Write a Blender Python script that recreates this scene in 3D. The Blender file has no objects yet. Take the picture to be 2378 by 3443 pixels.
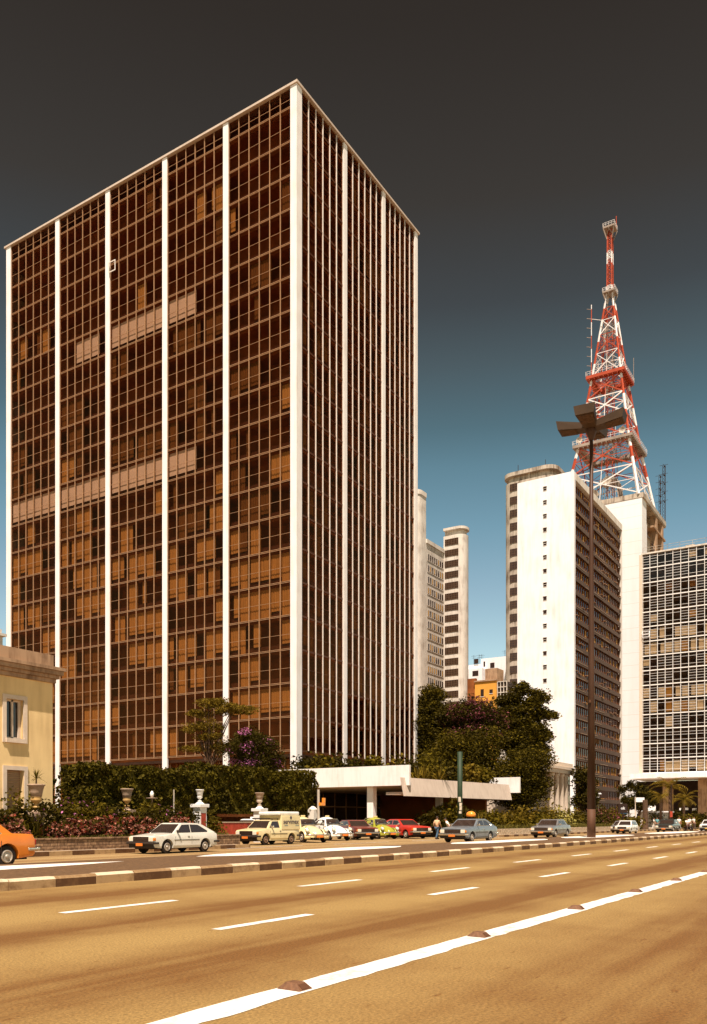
import bpy, bmesh, math, random
import numpy as np
from mathutils import Vector, Matrix
R = math.radians
rnd = random.Random(7)
sc = bpy.context.scene
COL = sc.collection

# ---------------------------------------------------------------- camera frame
# World: X runs along the avenue (away from the camera), Y across it, Z up. Camera over the origin.
F = 2855.5; CX = 1189.0; HY = 2760.0; EYE = 1.3
FU, FV = 0.84652, 0.53235          # camera forward in world X, Y
def kx(x): return (x - CX) / F
def on_v(x, v): k = kx(x); D = v / (FV - FU * k); return D * (FU + FV * k)
def on_u(x, u): k = kx(x); D = u / (FU + FV * k); return D * (FV - FU * k)
def depth(u, v): return FU * u + FV * v
def zat(y, u, v): return EYE + (HY - y) / F * depth(u, v)
def gp(x, y, z=0.0):
    D = F * (EYE - z) / (y - HY); k = kx(x)
    return D * (FU + FV * k), D * (FV - FU * k)
def at(x, D): k = kx(x); return D * (FU + FV * k), D * (FV - FU * k)

# ---------------------------------------------------------------- materials
M = {}
def _new(name):
    m = bpy.data.materials.new(name); m.use_nodes = True
    nt = m.node_tree; nt.nodes.clear()
    return m, nt, nt.nodes.new('ShaderNodeOutputMaterial')
def mat(name, c, rough=.8, var=.12, scale=2.0, metal=0.0, bump=0.0, spec=.3, island=0.0, stretch=(1, 1, 1), trans=0.0, coat=0.0, detail=4):
    m, nt, out = _new(name)
    N = nt.nodes; L = nt.links
    p = N.new('ShaderNodeBsdfPrincipled')
    p.inputs['Roughness'].default_value = rough; p.inputs['Metallic'].default_value = metal
    p.inputs['Specular IOR Level'].default_value = spec
    if coat: p.inputs['Coat Weight'].default_value = coat; p.inputs['Coat Roughness'].default_value = .08
    tc = N.new('ShaderNodeTexCoord'); mp = N.new('ShaderNodeMapping'); mp.inputs['Scale'].default_value = stretch
    L.new(tc.outputs['Object'], mp.inputs['Vector'])
    nz = N.new('ShaderNodeTexNoise'); nz.inputs['Scale'].default_value = scale; nz.inputs['Detail'].default_value = detail
    L.new(mp.outputs[0], nz.inputs['Vector'])
    mr = N.new('ShaderNodeMapRange'); mr.inputs[1].default_value = .3; mr.inputs[2].default_value = .7
    mr.inputs[3].default_value = 1 - var; mr.inputs[4].default_value = 1 + var
    L.new(nz.outputs['Fac'], mr.inputs[0])
    fac = mr.outputs[0]
    if island:
        g = N.new('ShaderNodeNewGeometry'); m2 = N.new('ShaderNodeMapRange')
        m2.inputs[3].default_value = 1 - island; m2.inputs[4].default_value = 1 + island
        L.new(g.outputs['Random Per Island'], m2.inputs[0])
        mm = N.new('ShaderNodeMath'); mm.operation = 'MULTIPLY'
        L.new(fac, mm.inputs[0]); L.new(m2.outputs[0], mm.inputs[1]); fac = mm.outputs[0]
    vm = N.new('ShaderNodeVectorMath'); vm.operation = 'SCALE'; vm.inputs[0].default_value = c
    L.new(fac, vm.inputs['Scale']); L.new(vm.outputs[0], p.inputs['Base Color'])
    if bump:
        b = N.new('ShaderNodeBump'); b.inputs['Strength'].default_value = bump; b.inputs['Distance'].default_value = .05
        n2 = N.new('ShaderNodeTexNoise'); n2.inputs['Scale'].default_value = scale * 8; n2.inputs['Detail'].default_value = 3
        L.new(mp.outputs[0], n2.inputs['Vector']); L.new(n2.outputs['Fac'], b.inputs['Height']); L.new(b.outputs[0], p.inputs['Normal'])
    sh = p.outputs[0]
    if trans:
        t = N.new('ShaderNodeBsdfTranslucent'); L.new(vm.outputs[0], t.inputs['Color'])
        mx = N.new('ShaderNodeMixShader'); mx.inputs[0].default_value = trans
        L.new(sh, mx.inputs[1]); L.new(t.outputs[0], mx.inputs[2]); sh = mx.outputs[0]
    L.new(sh, out.inputs[0]); M[name] = m; return m

def weathered(name, c, stain, amount=.5, scale=.25, rough=.85, joints=None):
    """painted concrete: vertical rain streaks and blotches in a second colour"""
    m, nt, out = _new(name); N = nt.nodes; L = nt.links
    p = N.new('ShaderNodeBsdfPrincipled'); p.inputs['Roughness'].default_value = rough; p.inputs['Specular IOR Level'].default_value = .2
    tc = N.new('ShaderNodeTexCoord'); mp = N.new('ShaderNodeMapping'); mp.inputs['Scale'].default_value = (1, 1, .12)
    L.new(tc.outputs['Object'], mp.inputs[0])
    n1 = N.new('ShaderNodeTexNoise'); n1.inputs['Scale'].default_value = scale * 6; n1.inputs['Detail'].default_value = 6
    n2 = N.new('ShaderNodeTexNoise'); n2.inputs['Scale'].default_value = scale; n2.inputs['Detail'].default_value = 5
    L.new(mp.outputs[0], n1.inputs['Vector']); L.new(tc.outputs['Object'], n2.inputs['Vector'])
    mu = N.new('ShaderNodeMath'); mu.operation = 'MULTIPLY'; L.new(n1.outputs['Fac'], mu.inputs[0]); L.new(n2.outputs['Fac'], mu.inputs[1])
    mr = N.new('ShaderNodeMapRange'); mr.inputs[1].default_value = .2; mr.inputs[2].default_value = .42; mr.inputs[3].default_value = 0; mr.inputs[4].default_value = amount
    L.new(mu.outputs[0], mr.inputs[0])
    mx = N.new('ShaderNodeMix'); mx.data_type = 'RGBA'; mx.inputs[6].default_value = (*c, 1); mx.inputs[7].default_value = (*stain, 1)
    L.new(mr.outputs[0], mx.inputs[0])
    res = mx.outputs[2]
    if joints:     # thin horizontal joints every `joints` metres
        sp = N.new('ShaderNodeSeparateXYZ'); L.new(tc.outputs['Object'], sp.inputs[0])
        md = N.new('ShaderNodeMath'); md.operation = 'PINGPONG'; md.inputs[1].default_value = joints / 2; L.new(sp.outputs[2], md.inputs[0])
        lt = N.new('ShaderNodeMath'); lt.operation = 'LESS_THAN'; lt.inputs[1].default_value = .05; L.new(md.outputs[0], lt.inputs[0])
        ml = N.new('ShaderNodeMath'); ml.operation = 'MULTIPLY'; ml.inputs[1].default_value = .55; L.new(lt.outputs[0], ml.inputs[0])
        m3 = N.new('ShaderNodeMix'); m3.data_type = 'RGBA'; m3.inputs[7].default_value = (*stain, 1)
        L.new(ml.outputs[0], m3.inputs[0]); L.new(res, m3.inputs[6]); res = m3.outputs[2]
    L.new(res, p.inputs['Base Color']); L.new(p.outputs[0], out.inputs[0]); M[name] = m; return m

def glassmat(name, tint, refl=.12, rough=.03, tintg=(.9,.85,.8)):
    m, nt, out = _new(name); N = nt.nodes; L = nt.links
    t = N.new('ShaderNodeBsdfTransparent'); t.inputs[0].default_value = (*tint, 1)
    g = N.new('ShaderNodeBsdfGlossy'); g.inputs['Roughness'].default_value = rough; g.inputs[0].default_value = (*tintg, 1)
    fr = N.new('ShaderNodeLayerWeight'); fr.inputs[0].default_value = .5
    pw = N.new('ShaderNodeMath'); pw.operation = 'POWER'; pw.inputs[1].default_value = 4.5; L.new(fr.outputs['Facing'], pw.inputs[0])
    ad = N.new('ShaderNodeMath'); ad.operation = 'MULTIPLY_ADD'; ad.inputs[1].default_value = .7; ad.inputs[2].default_value = refl; ad.use_clamp = True
    L.new(pw.outputs[0], ad.inputs[0])
    tc = N.new('ShaderNodeTexCoord'); nz = N.new('ShaderNodeTexNoise'); nz.inputs['Scale'].default_value = .9; L.new(tc.outputs['Object'], nz.inputs['Vector'])
    b = N.new('ShaderNodeBump'); b.inputs['Strength'].default_value = .15; b.inputs['Distance'].default_value = .05
    L.new(nz.outputs['Fac'], b.inputs['Height']); L.new(b.outputs[0], g.inputs['Normal'])
    mx = N.new('ShaderNodeMixShader'); L.new(ad.outputs[0], mx.inputs[0]); L.new(t.outputs[0], mx.inputs[1]); L.new(g.outputs[0], mx.inputs[2])
    L.new(mx.outputs[0], out.inputs[0]); M[name] = m; return m

def asphalt(name, c, dark, lanes):
    """road surface: fine aggregate, worn tyre/oil bands running along X, blotches, small spots"""
    m, nt, out = _new(name); N = nt.nodes; L = nt.links
    p = N.new('ShaderNodeBsdfPrincipled'); p.inputs['Roughness'].default_value = .85; p.inputs['Specular IOR Level'].default_value = .25
    tc = N.new('ShaderNodeTexCoord')
    sp = N.new('ShaderNodeSeparateXYZ'); L.new(tc.outputs['Object'], sp.inputs[0])
    # wobble of the bands
    mpw = N.new('ShaderNodeMapping'); mpw.inputs['Scale'].default_value = (.10, 2.2, 1); L.new(tc.outputs['Object'], mpw.inputs[0])
    nw = N.new('ShaderNodeTexNoise'); nw.inputs['Scale'].default_value = 1.0; nw.inputs['Detail'].default_value = 8; L.new(mpw.outputs[0], nw.inputs['Vector'])
    def gauss(centre, width):
        a = N.new('ShaderNodeMath'); a.operation = 'SUBTRACT'; a.inputs[1].default_value = centre; L.new(sp.outputs[1], a.inputs[0])
        b = N.new('ShaderNodeMath'); b.operation = 'DIVIDE'; b.inputs[1].default_value = width; L.new(a.outputs[0], b.inputs[0])
        c_ = N.new('ShaderNodeMath'); c_.operation = 'POWER'; c_.inputs[1].default_value = 2; 
        ab = N.new('ShaderNodeMath'); ab.operation = 'ABSOLUTE'; L.new(b.outputs[0], ab.inputs[0]); L.new(ab.outputs[0], c_.inputs[0])
        d = N.new('ShaderNodeMath'); d.operation = 'MULTIPLY'; d.inputs[1].default_value = -1; L.new(c_.outputs[0], d.inputs[0])
        e = N.new('ShaderNodeMath'); e.operation = 'EXPONENT'; L.new(d.outputs[0], e.inputs[0]); return e.outputs[0]
    tot = None
    for cen, wid, st in lanes:
        g = gauss(cen, wid); s = N.new('ShaderNodeMath'); s.operation = 'MULTIPLY'; s.inputs[1].default_value = st; L.new(g, s.inputs[0])
        if tot is None: tot = s.outputs[0]
        else:
            a = N.new('ShaderNodeMath'); L.new(tot, a.inputs[0]); L.new(s.outputs[0], a.inputs[1]); tot = a.outputs[0]
    nm = N.new('ShaderNodeMapRange'); nm.inputs[1].default_value = .3; nm.inputs[2].default_value = .7; nm.inputs[3].default_value = .45; nm.inputs[4].default_value = 1.35
    L.new(nw.outputs['Fac'], nm.inputs[0])
    tm = N.new('ShaderNodeMath'); tm.operation = 'MULTIPLY'; L.new(tot, tm.inputs[0]); L.new(nm.outputs[0], tm.inputs[1])
    # blotches
    nb = N.new('ShaderNodeTexNoise'); nb.inputs['Scale'].default_value = .35; nb.inputs['Detail'].default_value = 7; nb.inputs['Roughness'].default_value = .65
    L.new(tc.outputs['Object'], nb.inputs['Vector'])
    bm_ = N.new('ShaderNodeMapRange'); bm_.inputs[1].default_value = .42; bm_.inputs[2].default_value = .72; bm_.inputs[3].default_value = 0; bm_.inputs[4].default_value = .5
    L.new(nb.outputs['Fac'], bm_.inputs[0])
    ta = N.new('ShaderNodeMath'); L.new(tm.outputs[0], ta.inputs[0]); L.new(bm_.outputs[0], ta.inputs[1])
    # oil spots
    mps = N.new('ShaderNodeMapping'); mps.inputs['Scale'].default_value = (.8, 3.0, 1); L.new(tc.outputs['Object'], mps.inputs[0])
    ns = N.new('ShaderNodeTexNoise'); ns.inputs['Scale'].default_value = 4.5; ns.inputs['Detail'].default_value = 2; L.new(mps.outputs[0], ns.inputs['Vector'])
    sm = N.new('ShaderNodeMapRange'); sm.inputs[1].default_value = .66; sm.inputs[2].default_value = .74; sm.inputs[3].default_value = 0; sm.inputs[4].default_value = .5
    L.new(ns.outputs['Fac'], sm.inputs[0])
    tb = N.new('ShaderNodeMath'); tb.use_clamp = True; L.new(ta.outputs[0], tb.inputs[0]); L.new(sm.outputs[0], tb.inputs[1])
    mx = N.new('ShaderNodeMix'); mx.data_type = 'RGBA'; mx.inputs[6].default_value = (*c, 1); mx.inputs[7].default_value = (*dark, 1)
    L.new(tb.outputs[0], mx.inputs[0])
    # aggregate
    ng = N.new('ShaderNodeTexNoise'); ng.inputs['Scale'].default_value = 38; ng.inputs['Detail'].default_value = 3; ng.inputs['Roughness'].default_value = .8
    L.new(tc.outputs['Object'], ng.inputs['Vector'])
    gm = N.new('ShaderNodeMapRange'); gm.inputs[1].default_value = .3; gm.inputs[2].default_value = .7; gm.inputs[3].default_value = .52; gm.inputs[4].default_value = 1.55
    L.new(ng.outputs['Fac'], gm.inputs[0])
    vm = N.new('ShaderNodeVectorMath'); vm.operation = 'SCALE'; L.new(mx.outputs[2], vm.inputs[0]); L.new(gm.outputs[0], vm.inputs['Scale'])
    L.new(vm.outputs[0], p.inputs['Base Color'])
    b = N.new('ShaderNodeBump'); b.inputs['Strength'].default_value = .35; b.inputs['Distance'].default_value = .01
    L.new(ng.outputs['Fac'], b.inputs['Height']); L.new(b.outputs[0], p.inputs['Normal'])
    L.new(p.outputs[0], out.inputs[0]); M[name] = m; return m

def worn_paint(name, c, under):
    m, nt, out = _new(name); N = nt.nodes; L = nt.links
    p = N.new('ShaderNodeBsdfPrincipled'); p.inputs['Roughness'].default_value = .7; p.inputs['Specular IOR Level'].default_value = .25
    tc = N.new('ShaderNodeTexCoord')
    n1 = N.new('ShaderNodeTexNoise'); n1.inputs['Scale'].default_value = 3.0; n1.inputs['Detail'].default_value = 8; n1.inputs['Roughness'].default_value = .75
    L.new(tc.outputs['Object'], n1.inputs['Vector'])
    mr = N.new('ShaderNodeMapRange'); mr.inputs[1].default_value = .46; mr.inputs[2].default_value = .68; mr.inputs[3].default_value = 0; mr.inputs[4].default_value = .75
    L.new(n1.outputs['Fac'], mr.inputs[0])
    mx = N.new('ShaderNodeMix'); mx.data_type = 'RGBA'; mx.inputs[6].default_value = (*c, 1); mx.inputs[7].default_value = (*under, 1)
    L.new(mr.outputs[0], mx.inputs[0]); L.new(mx.outputs[2], p.inputs['Base Color']); L.new(p.outputs[0], out.inputs[0]); M[name] = m; return m

def stonewall(name, c1, c2, mortar, scale=1.0):
    m, nt, out = _new(name); N = nt.nodes; L = nt.links
    p = N.new('ShaderNodeBsdfPrincipled'); p.inputs['Roughness'].default_value = .9; p.inputs['Specular IOR Level'].default_value = .1
    tc = N.new('ShaderNodeTexCoord'); sp = N.new('ShaderNodeSeparateXYZ'); L.new(tc.outputs['Object'], sp.inputs[0])
    ad = N.new('ShaderNodeMath'); L.new(sp.outputs[0], ad.inputs[0]); L.new(sp.outputs[1], ad.inputs[1])
    cb = N.new('ShaderNodeCombineXYZ'); L.new(ad.outputs[0], cb.inputs[0]); L.new(sp.outputs[2], cb.inputs[1])
    br = N.new('ShaderNodeTexBrick'); br.inputs['Scale'].default_value = scale; br.inputs['Color1'].default_value = (*c1, 1); br.inputs['Color2'].default_value = (*c2, 1)
    br.inputs['Mortar'].default_value = (*mortar, 1); br.inputs['Brick Width'].default_value = .32; br.inputs['Row Height'].default_value = .11; br.inputs['Mortar Size'].default_value = .012
    L.new(cb.outputs[0], br.inputs['Vector']); 
    nz = N.new('ShaderNodeTexNoise'); nz.inputs['Scale'].default_value = 6; nz.inputs['Detail'].default_value = 5; L.new(tc.outputs['Object'], nz.inputs['Vector'])
    mr = N.new('ShaderNodeMapRange'); mr.inputs[1].default_value = .3; mr.inputs[2].default_value = .7; mr.inputs[3].default_value = .55; mr.inputs[4].default_value = 1.5; L.new(nz.outputs['Fac'], mr.inputs[0])
    vm = N.new('ShaderNodeVectorMath'); vm.operation = 'SCALE'; L.new(br.outputs['Color'], vm.inputs[0]); L.new(mr.outputs[0], vm.inputs['Scale'])
    L.new(vm.outputs[0], p.inputs['Base Color'])
    b = N.new('ShaderNodeBump'); b.inputs['Strength'].default_value = .8; b.inputs['Distance'].default_value = .03; L.new(nz.outputs['Fac'], b.inputs['Height']); L.new(b.outputs[0], p.inputs['Normal'])
    L.new(p.outputs[0], out.inputs[0]); M[name] = m; return m

# ---------------------------------------------------------------- mesh builder
LOC = {}       # object -> world location of its mesh origin (root unrotated)
class MB:
    def __init__(s): s.v = []; s.f = []; s.m = []
    def add(s, vs, fs, m=0):
        o = len(s.v); s.v += [tuple(a) for a in vs]; s.f += [tuple(i + o for i in f) for f in fs]; s.m += [m] * len(fs); return s
    def box(s, x0, x1, y0, y1, z0, z1, m=0):
        if x0 > x1: x0, x1 = x1, x0
        if y0 > y1: y0, y1 = y1, y0
        return s.add([(x0,y0,z0),(x1,y0,z0),(x1,y1,z0),(x0,y1,z0),(x0,y0,z1),(x1,y0,z1),(x1,y1,z1),(x0,y1,z1)],
              [(0,3,2,1),(4,5,6,7),(0,1,5,4),(1,2,6,5),(2,3,7,6),(3,0,4,7)], m)
    def quad(s, a, b, c, d, m=0): return s.add([a, b, c, d], [(0,1,2,3)], m)
    def beam(s, p, q, w, m=0, w2=None):
        p = Vector(p); q = Vector(q); d = (q - p)
        if d.length < 1e-6: return s
        d.normalize(); a = d.cross(Vector((0,0,1)));
        if a.length < .05: a = Vector((1,0,0))
        a.normalize(); b = d.cross(a).normalized(); w2 = w if w2 is None else w2
        vs = [p+(-a-b)*w/2, p+(a-b)*w/2, p+(a+b)*w/2, p+(-a+b)*w/2, q+(-a-b)*w2/2, q+(a-b)*w2/2, q+(a+b)*w2/2, q+(-a+b)*w2/2]
        return s.add(vs, [(0,3,2,1),(4,5,6,7),(0,1,5,4),(1,2,6,5),(2,3,7,6),(3,0,4,7)], m)
    def tube(s, pts, rad, n=8, m=0):
        pts = [Vector(p) for p in pts]; rad = rad if hasattr(rad, '__len__') else [rad] * len(pts)
        vs = []; fs = []
        for i, p in enumerate(pts):
            d = (pts[min(i+1, len(pts)-1)] - pts[max(i-1, 0)]).normalized()
            a = d.cross(Vector((.13, .21, 1)));
            if a.length < .05: a = d.cross(Vector((1,0,0)))
            a.normalize(); b = d.cross(a)
            for j in range(n):
                t = 2*math.pi*j/n; vs.append(p + (a*math.cos(t) + b*math.sin(t))*rad[i])
        for i in range(len(pts)-1):
            for j in range(n):
                k = (j+1) % n; fs.append((i*n+j, i*n+k, (i+1)*n+k, (i+1)*n+j))
        fs.append(tuple(range(n))[::-1]); fs.append(tuple(range((len(pts)-1)*n, len(pts)*n)))
        return s.add(vs, fs, m)
    def lathe(s, prof, cx=0, cy=0, cz=0, n=20, m=0, axis='z'):
        vs = []; fs = []
        for r, z in prof:
            for j in range(n):
                t = 2*math.pi*j/n
                if axis == 'z': vs.append((cx + r*math.cos(t), cy + r*math.sin(t), cz + z))
                else: vs.append((cx + r*math.cos(t), cy + z, cz + r*math.sin(t)))
        for i in range(len(prof)-1):
            for j in range(n):
                k = (j+1) % n
                q = (i*n+j, i*n+k, (i+1)*n+k, (i+1)*n+j); fs.append(q if axis == 'z' else q[::-1])
        fs.append(tuple(range(n))[::-1] if axis == 'z' else tuple(range(n)))
        e = tuple(range((len(prof)-1)*n, len(prof)*n)); fs.append(e if axis == 'z' else e[::-1])
        return s.add(vs, fs, m)
    def prism(s, poly, x0, x1, m=0, axis='x', taper=None):
        """extrude polygon (a,b) along axis"""
        n = len(poly); vs = []
        for x in (x0, x1):
            for a, b in poly:
                vs.append({'x': (x, a, b), 'y': (a, x, b), 'z': (a, b, x)}[axis])
        fs = [tuple(range(n)), tuple(range(n, 2*n))[::-1]] + [((i+1) % n, i, n+i, n+(i+1) % n) for i in range(n)]
        return s.add(vs, fs, m)
    def build(s, name, mats, parent=None, loc=None, smooth=False, bevel=0, seg=2, fix=False):
        if not isinstance(mats, (list, tuple)): mats = [mats]
        if parent is not None and parent in LOC: off = LOC[parent]
        elif parent is not None: off = (0,0,0)
        else: off = loc if loc else (0,0,0)
        me = bpy.data.meshes.new(name)
        v = np.array(s.v, dtype=np.float64) - np.array(off, dtype=np.float64)
        me.from_pydata(v.tolist(), [], s.f)
        for mm in mats: me.materials.append(M[mm] if isinstance(mm, str) else mm)
        me.polygons.foreach_set('material_index', s.m)
        if fix or bevel:
            bm = bmesh.new(); bm.from_mesh(me); bmesh.ops.recalc_face_normals(bm, faces=bm.faces); bm.to_mesh(me); bm.free()
        if smooth:
            me.polygons.foreach_set('use_smooth', [True]*len(me.polygons))
        me.update()
        o = bpy.data.objects.new(name, me); COL.objects.link(o)
        if parent is not None:
            o.parent = parent
            if parent in LOC: LOC[o] = off
        else: o.location = off; LOC[o] = off
        if bevel:
            b = o.modifiers.new('bevel', 'BEVEL'); b.width = bevel; b.segments = seg; b.limit_method = 'ANGLE'; b.angle_limit = R(35); b.harden_normals = False
            me.polygons.foreach_set('use_smooth', [True]*len(me.polygons))
            w = o.modifiers.new('wn', 'WEIGHTED_NORMAL'); w.keep_sharp = False
        return o
def text_mesh(body, size, mt, parent, loc, rot, extrude=.003, offset=0.0, spacing=1.0):
    cv = bpy.data.curves.new('lettering','FONT'); cv.body = body; cv.size = size; cv.align_x='CENTER'; cv.align_y='CENTER'; cv.extrude=extrude; cv.offset=offset; cv.space_character=spacing
    o = bpy.data.objects.new('tmp', cv); COL.objects.link(o); bpy.context.view_layer.update()
    me = bpy.data.meshes.new_from_object(o.evaluated_get(bpy.context.evaluated_depsgraph_get())); me.name = 'lettering'
    bpy.data.objects.remove(o); bpy.data.curves.remove(cv)
    me.materials.clear(); me.materials.append(M[mt]); q = bpy.data.objects.new('lettering', me); COL.objects.link(q); q.parent = parent; q.location = loc; q.rotation_euler = rot; return q
def shade_auto(o, ang=35):
    me = o.data; bm = bmesh.new(); bm.from_mesh(me)
    for e in bm.edges:
        e.smooth = not (len(e.link_faces) == 2 and e.calc_face_angle(0) > R(ang))
    for f in bm.faces: f.smooth = True
    bm.to_mesh(me); bm.free(); return o
def tag(o, label=None, cat=None, group=None, kind=None):
    if label: o['label'] = label
    if cat: o['category'] = cat
    if group: o['group'] = group
    if kind: o['kind'] = kind
    return o
def thing(name, label, cat, loc=(0,0,0), rz=0, group=None, world=True):
    o = bpy.data.objects.new(name, None); COL.objects.link(o); o.empty_display_size = .3
    o.location = loc; o.rotation_euler = (0, 0, rz)
    if world: LOC[o] = loc
    return tag(o, label, cat, group)
def copy_tree(o, parent=None):
    c = o.copy(); COL.objects.link(c)
    if parent is not None: c.parent = parent
    for ch in list(o.children): copy_tree(ch, c)
    return c

# ---------------------------------------------------------------- leaves
def leaf_mesh(name, pts, size, mats, seed=1, parent=None, loc=None, aspect=.5, mi=None, droop=.5, upbias=0.0):
    """pts: Nx3 world positions -> one mesh of small folded leaves"""
    rg = np.random.default_rng(seed); P = np.asarray(pts, dtype=np.float64); n = len(P)
    d = rg.normal(size=(n,3)); d[:,2] = d[:,2]*droop; d /= np.linalg.norm(d, axis=1)[:,None] + 1e-9
    w = rg.normal(size=(n,3)); w[:,2] *= (1-upbias); w -= (w*d).sum(1)[:,None]*d; w /= np.linalg.norm(w, axis=1)[:,None] + 1e-9
    s = size*(.55 + .9*rg.random(n))[:,None]
    nn = np.cross(d, w)
    a = P - d*s*.5; c = P + d*s*.5; b = P + w*s*aspect*.5 + nn*s*.06; e = P - w*s*aspect*.5 + nn*s*.06
    V = np.stack([a,b,c,e], 1).reshape(-1,3)
    off = LOC[parent] if parent is not None and parent in LOC else (loc or (0,0,0))
    V = V - np.array(off)
    me = bpy.data.meshes.new(name); me.vertices.add(4*n); me.vertices.foreach_set('co', V.ravel())
    me.loops.add(4*n); me.loops.foreach_set('vertex_index', np.arange(4*n, dtype=np.int32))
    me.polygons.add(n); me.polygons.foreach_set('loop_start', np.arange(0, 4*n, 4, dtype=np.int32)); me.polygons.foreach_set('loop_total', np.full(n, 4, dtype=np.int32))
    if not isinstance(mats, (list, tuple)): mats = [mats]
    for mm in mats: me.materials.append(M[mm])
    if mi is not None: me.polygons.foreach_set('material_index', np.asarray(mi, dtype=np.int32))
    me.update(calc_edges=True); me.validate()
    o = bpy.data.objects.new(name, me); COL.objects.link(o)
    if parent is not None: o.parent = parent; LOC[o] = off
    else: o.location = off; LOC[o] = off
    return o
def clumps(blobs, nclump, nleaf, spread, seed, shell=.55, flat=.6):
    """blobs: (cx,cy,cz,rx,ry,rz). leaves gather in clumps near the blob surfaces"""
    rg = np.random.default_rng(seed); B = np.array(blobs, dtype=float)
    vol = (B[:,3]*B[:,4]*B[:,5])**(2/3); idx = rg.choice(len(B), nclump, p=vol/vol.sum())
    d = rg.normal(size=(nclump,3)); d /= np.linalg.norm(d, axis=1)[:,None]
    r = (shell + (1-shell)*rg.random(nclump))[:,None]
    C = B[idx,:3] + d*r*B[idx,3:6]
    k = max(1, nleaf//nclump)
    off = rg.normal(size=(nclump, k, 3)); off *= np.minimum(1, 1.7/np.linalg.norm(off, axis=2))[:,:,None]*spread; off[:,:,2] *= flat
    return (C[:,None,:] + off*(.5+rg.random((nclump,1,1)))).reshape(-1,3), C
# ---------------------------------------------------------------- palette
mat('white_stone', (.80,.77,.72), .6, .05, .8, bump=.05)
weathered('marble', (.82,.79,.76), (.50,.42,.33), .35, .5)
weathered('white_wall', (.84,.83,.83), (.50,.38,.26), .34, .2)
weathered('panel_wall', (.82,.80,.78), (.60,.52,.42), .18, .12, joints=3.1)
weathered('grey_concrete', (.50,.43,.34), (.13,.09,.06), .95, .35)
weathered('slab_grey', (.12,.08,.058), (.08,.05,.03), .6, .3)
weathered('old_white', (.68,.62,.53), (.26,.20,.15), .6, .35)
weathered('fascia_concrete', (.56,.46,.37), (.40,.31,.24), .6, .8)
weathered('canopy_white', (.80,.77,.73), (.52,.42,.32), .35, .7)
mat('alu', (.37,.21,.105), .45, .1, 3, spec=.4)
mat('alu_pale', (.74,.66,.57), .5, .08, 3, spec=.3)
mat('alu_brown', (.12,.042,.013), .5, .15, 3)
mat('frame_white', (.80,.77,.72), .5, .08, 3)
mat('spandrel_dark', (.10,.034,.010), .5, .2, 1)
mat('dark', (.026,.010,.004), .7, .2, 2)
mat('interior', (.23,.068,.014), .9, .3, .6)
mat('curtain', (.56,.325,.09), .9, .15, 5, stretch=(3,3,.1))
mat('curtain_brown', (.19,.085,.016), .9, .25, 5, stretch=(3,3,.1))
mat('blind_pale', (.93,.86,.72), .8, .06, 1)
glassmat('bronze_glass', (.79,.70,.64), .028, tintg=(.75,.27,.09))
glassmat('clear_glass', (.80,.74,.66), .035, tintg=(.62,.50,.40))
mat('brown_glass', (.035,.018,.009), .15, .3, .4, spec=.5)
mat('black_glass', (.022,.016,.012), .06, .2, .5, spec=.6)
asphalt('road_main', (.272,.172,.056), (.138,.062,.014), [(-1.2,3.6,.78),(5.3,.75,.95),(8.3,.7,1.0),(11.7,.85,.9),(1.6,1.0,.45),(13.3,.35,.3)])
asphalt('road_side', (.30,.20,.085), (.18,.09,.03), [(21.6,.35,.55),(23.4,.4,.6),(25.4,.3,.5)])
mat('ground', (.25,.17,.10), .95, .2, .3)
mat('mosaic_dark', (.115,.062,.026), .9, .3, 9, bump=.3)
mat('mosaic_white', (.74,.68,.58), .9, .14, 6, bump=.2)
mat('pavement', (.42,.33,.23), .9, .2, 2, bump=.2)
worn_paint('road_paint', (.80,.76,.68), (.30,.21,.13))
worn_paint('kerb_white', (.42,.27,.13), (.13,.06,.022))  # white block faces: grime, plus shade darkened into the colour
worn_paint('kerb_top_lit', (.62,.50,.34), (.36,.24,.12))  # remaining paint on the tops, with sunlight lightened into the colour
worn_paint('kerb_top_dark_lit', (.24,.14,.06), (.42,.29,.15))  # tops of dark blocks, coloured lighter to stand for sun on them
worn_paint('kerb_dark', (.10,.045,.018), (.20,.105,.045))
mat('reflector_brown', (.16,.075,.035), .55, .3, 30, bump=.3)
stonewall('rubble', (.20,.12,.07), (.29,.18,.10), (.09,.05,.03), 1.0)
stonewall('rubble_pale', (.50,.38,.25), (.58,.46,.32), (.25,.17,.1), 1.0)
weathered('yellow_plaster', (.80,.58,.28), (.42,.27,.12), .45, .5)
mat('cream_trim', (.64,.52,.40), .8, .08, 3)
weathered('brown_stone', (.42,.27,.16), (.14,.075,.04), .8, .8)
mat('shutter', (.40,.25,.14), .8, .15, 4, stretch=(1,1,12))
mat('soil', (.09,.05,.025), 1, .3, 3)
# foliage
mat('leaf_dark', (.042,.031,.003), .6, .3, 1.2, spec=.06, island=.55, trans=.2)
mat('leaf_mid', (.098,.070,.005), .6, .3, 1.2, spec=.06, island=.5, trans=.25)
mat('leaf_hedge', (.066,.050,.004), .6, .35, .8, spec=.06, island=.5, trans=.15)
mat('leaf_olive', (.15,.098,.010), .6, .3, 1.0, spec=.06, island=.5, trans=.3)
mat('leaf_red', (.20,.04,.022), .5, .3, 2, spec=.06, island=.6, trans=.2)
mat('leaf_pink', (.40,.17,.11), .5, .3, 2, spec=.06, island=.5, trans=.2)
mat('leaf_yellow', (.30,.25,.06), .5, .3, 2, spec=.06, island=.5, trans=.25)
mat('flower_purple', (.56,.17,.36), .6, .25, 2, island=.4, trans=.25)
mat('flower_dusky', (.21,.05,.06), .6, .3, 2, island=.5, trans=.2)
mat('grass', (.12,.095,.010), .8, .3, 3, island=.5, trans=.2)
mat('bark', (.10,.055,.03), .9, .3, 5, bump=.5)
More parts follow.
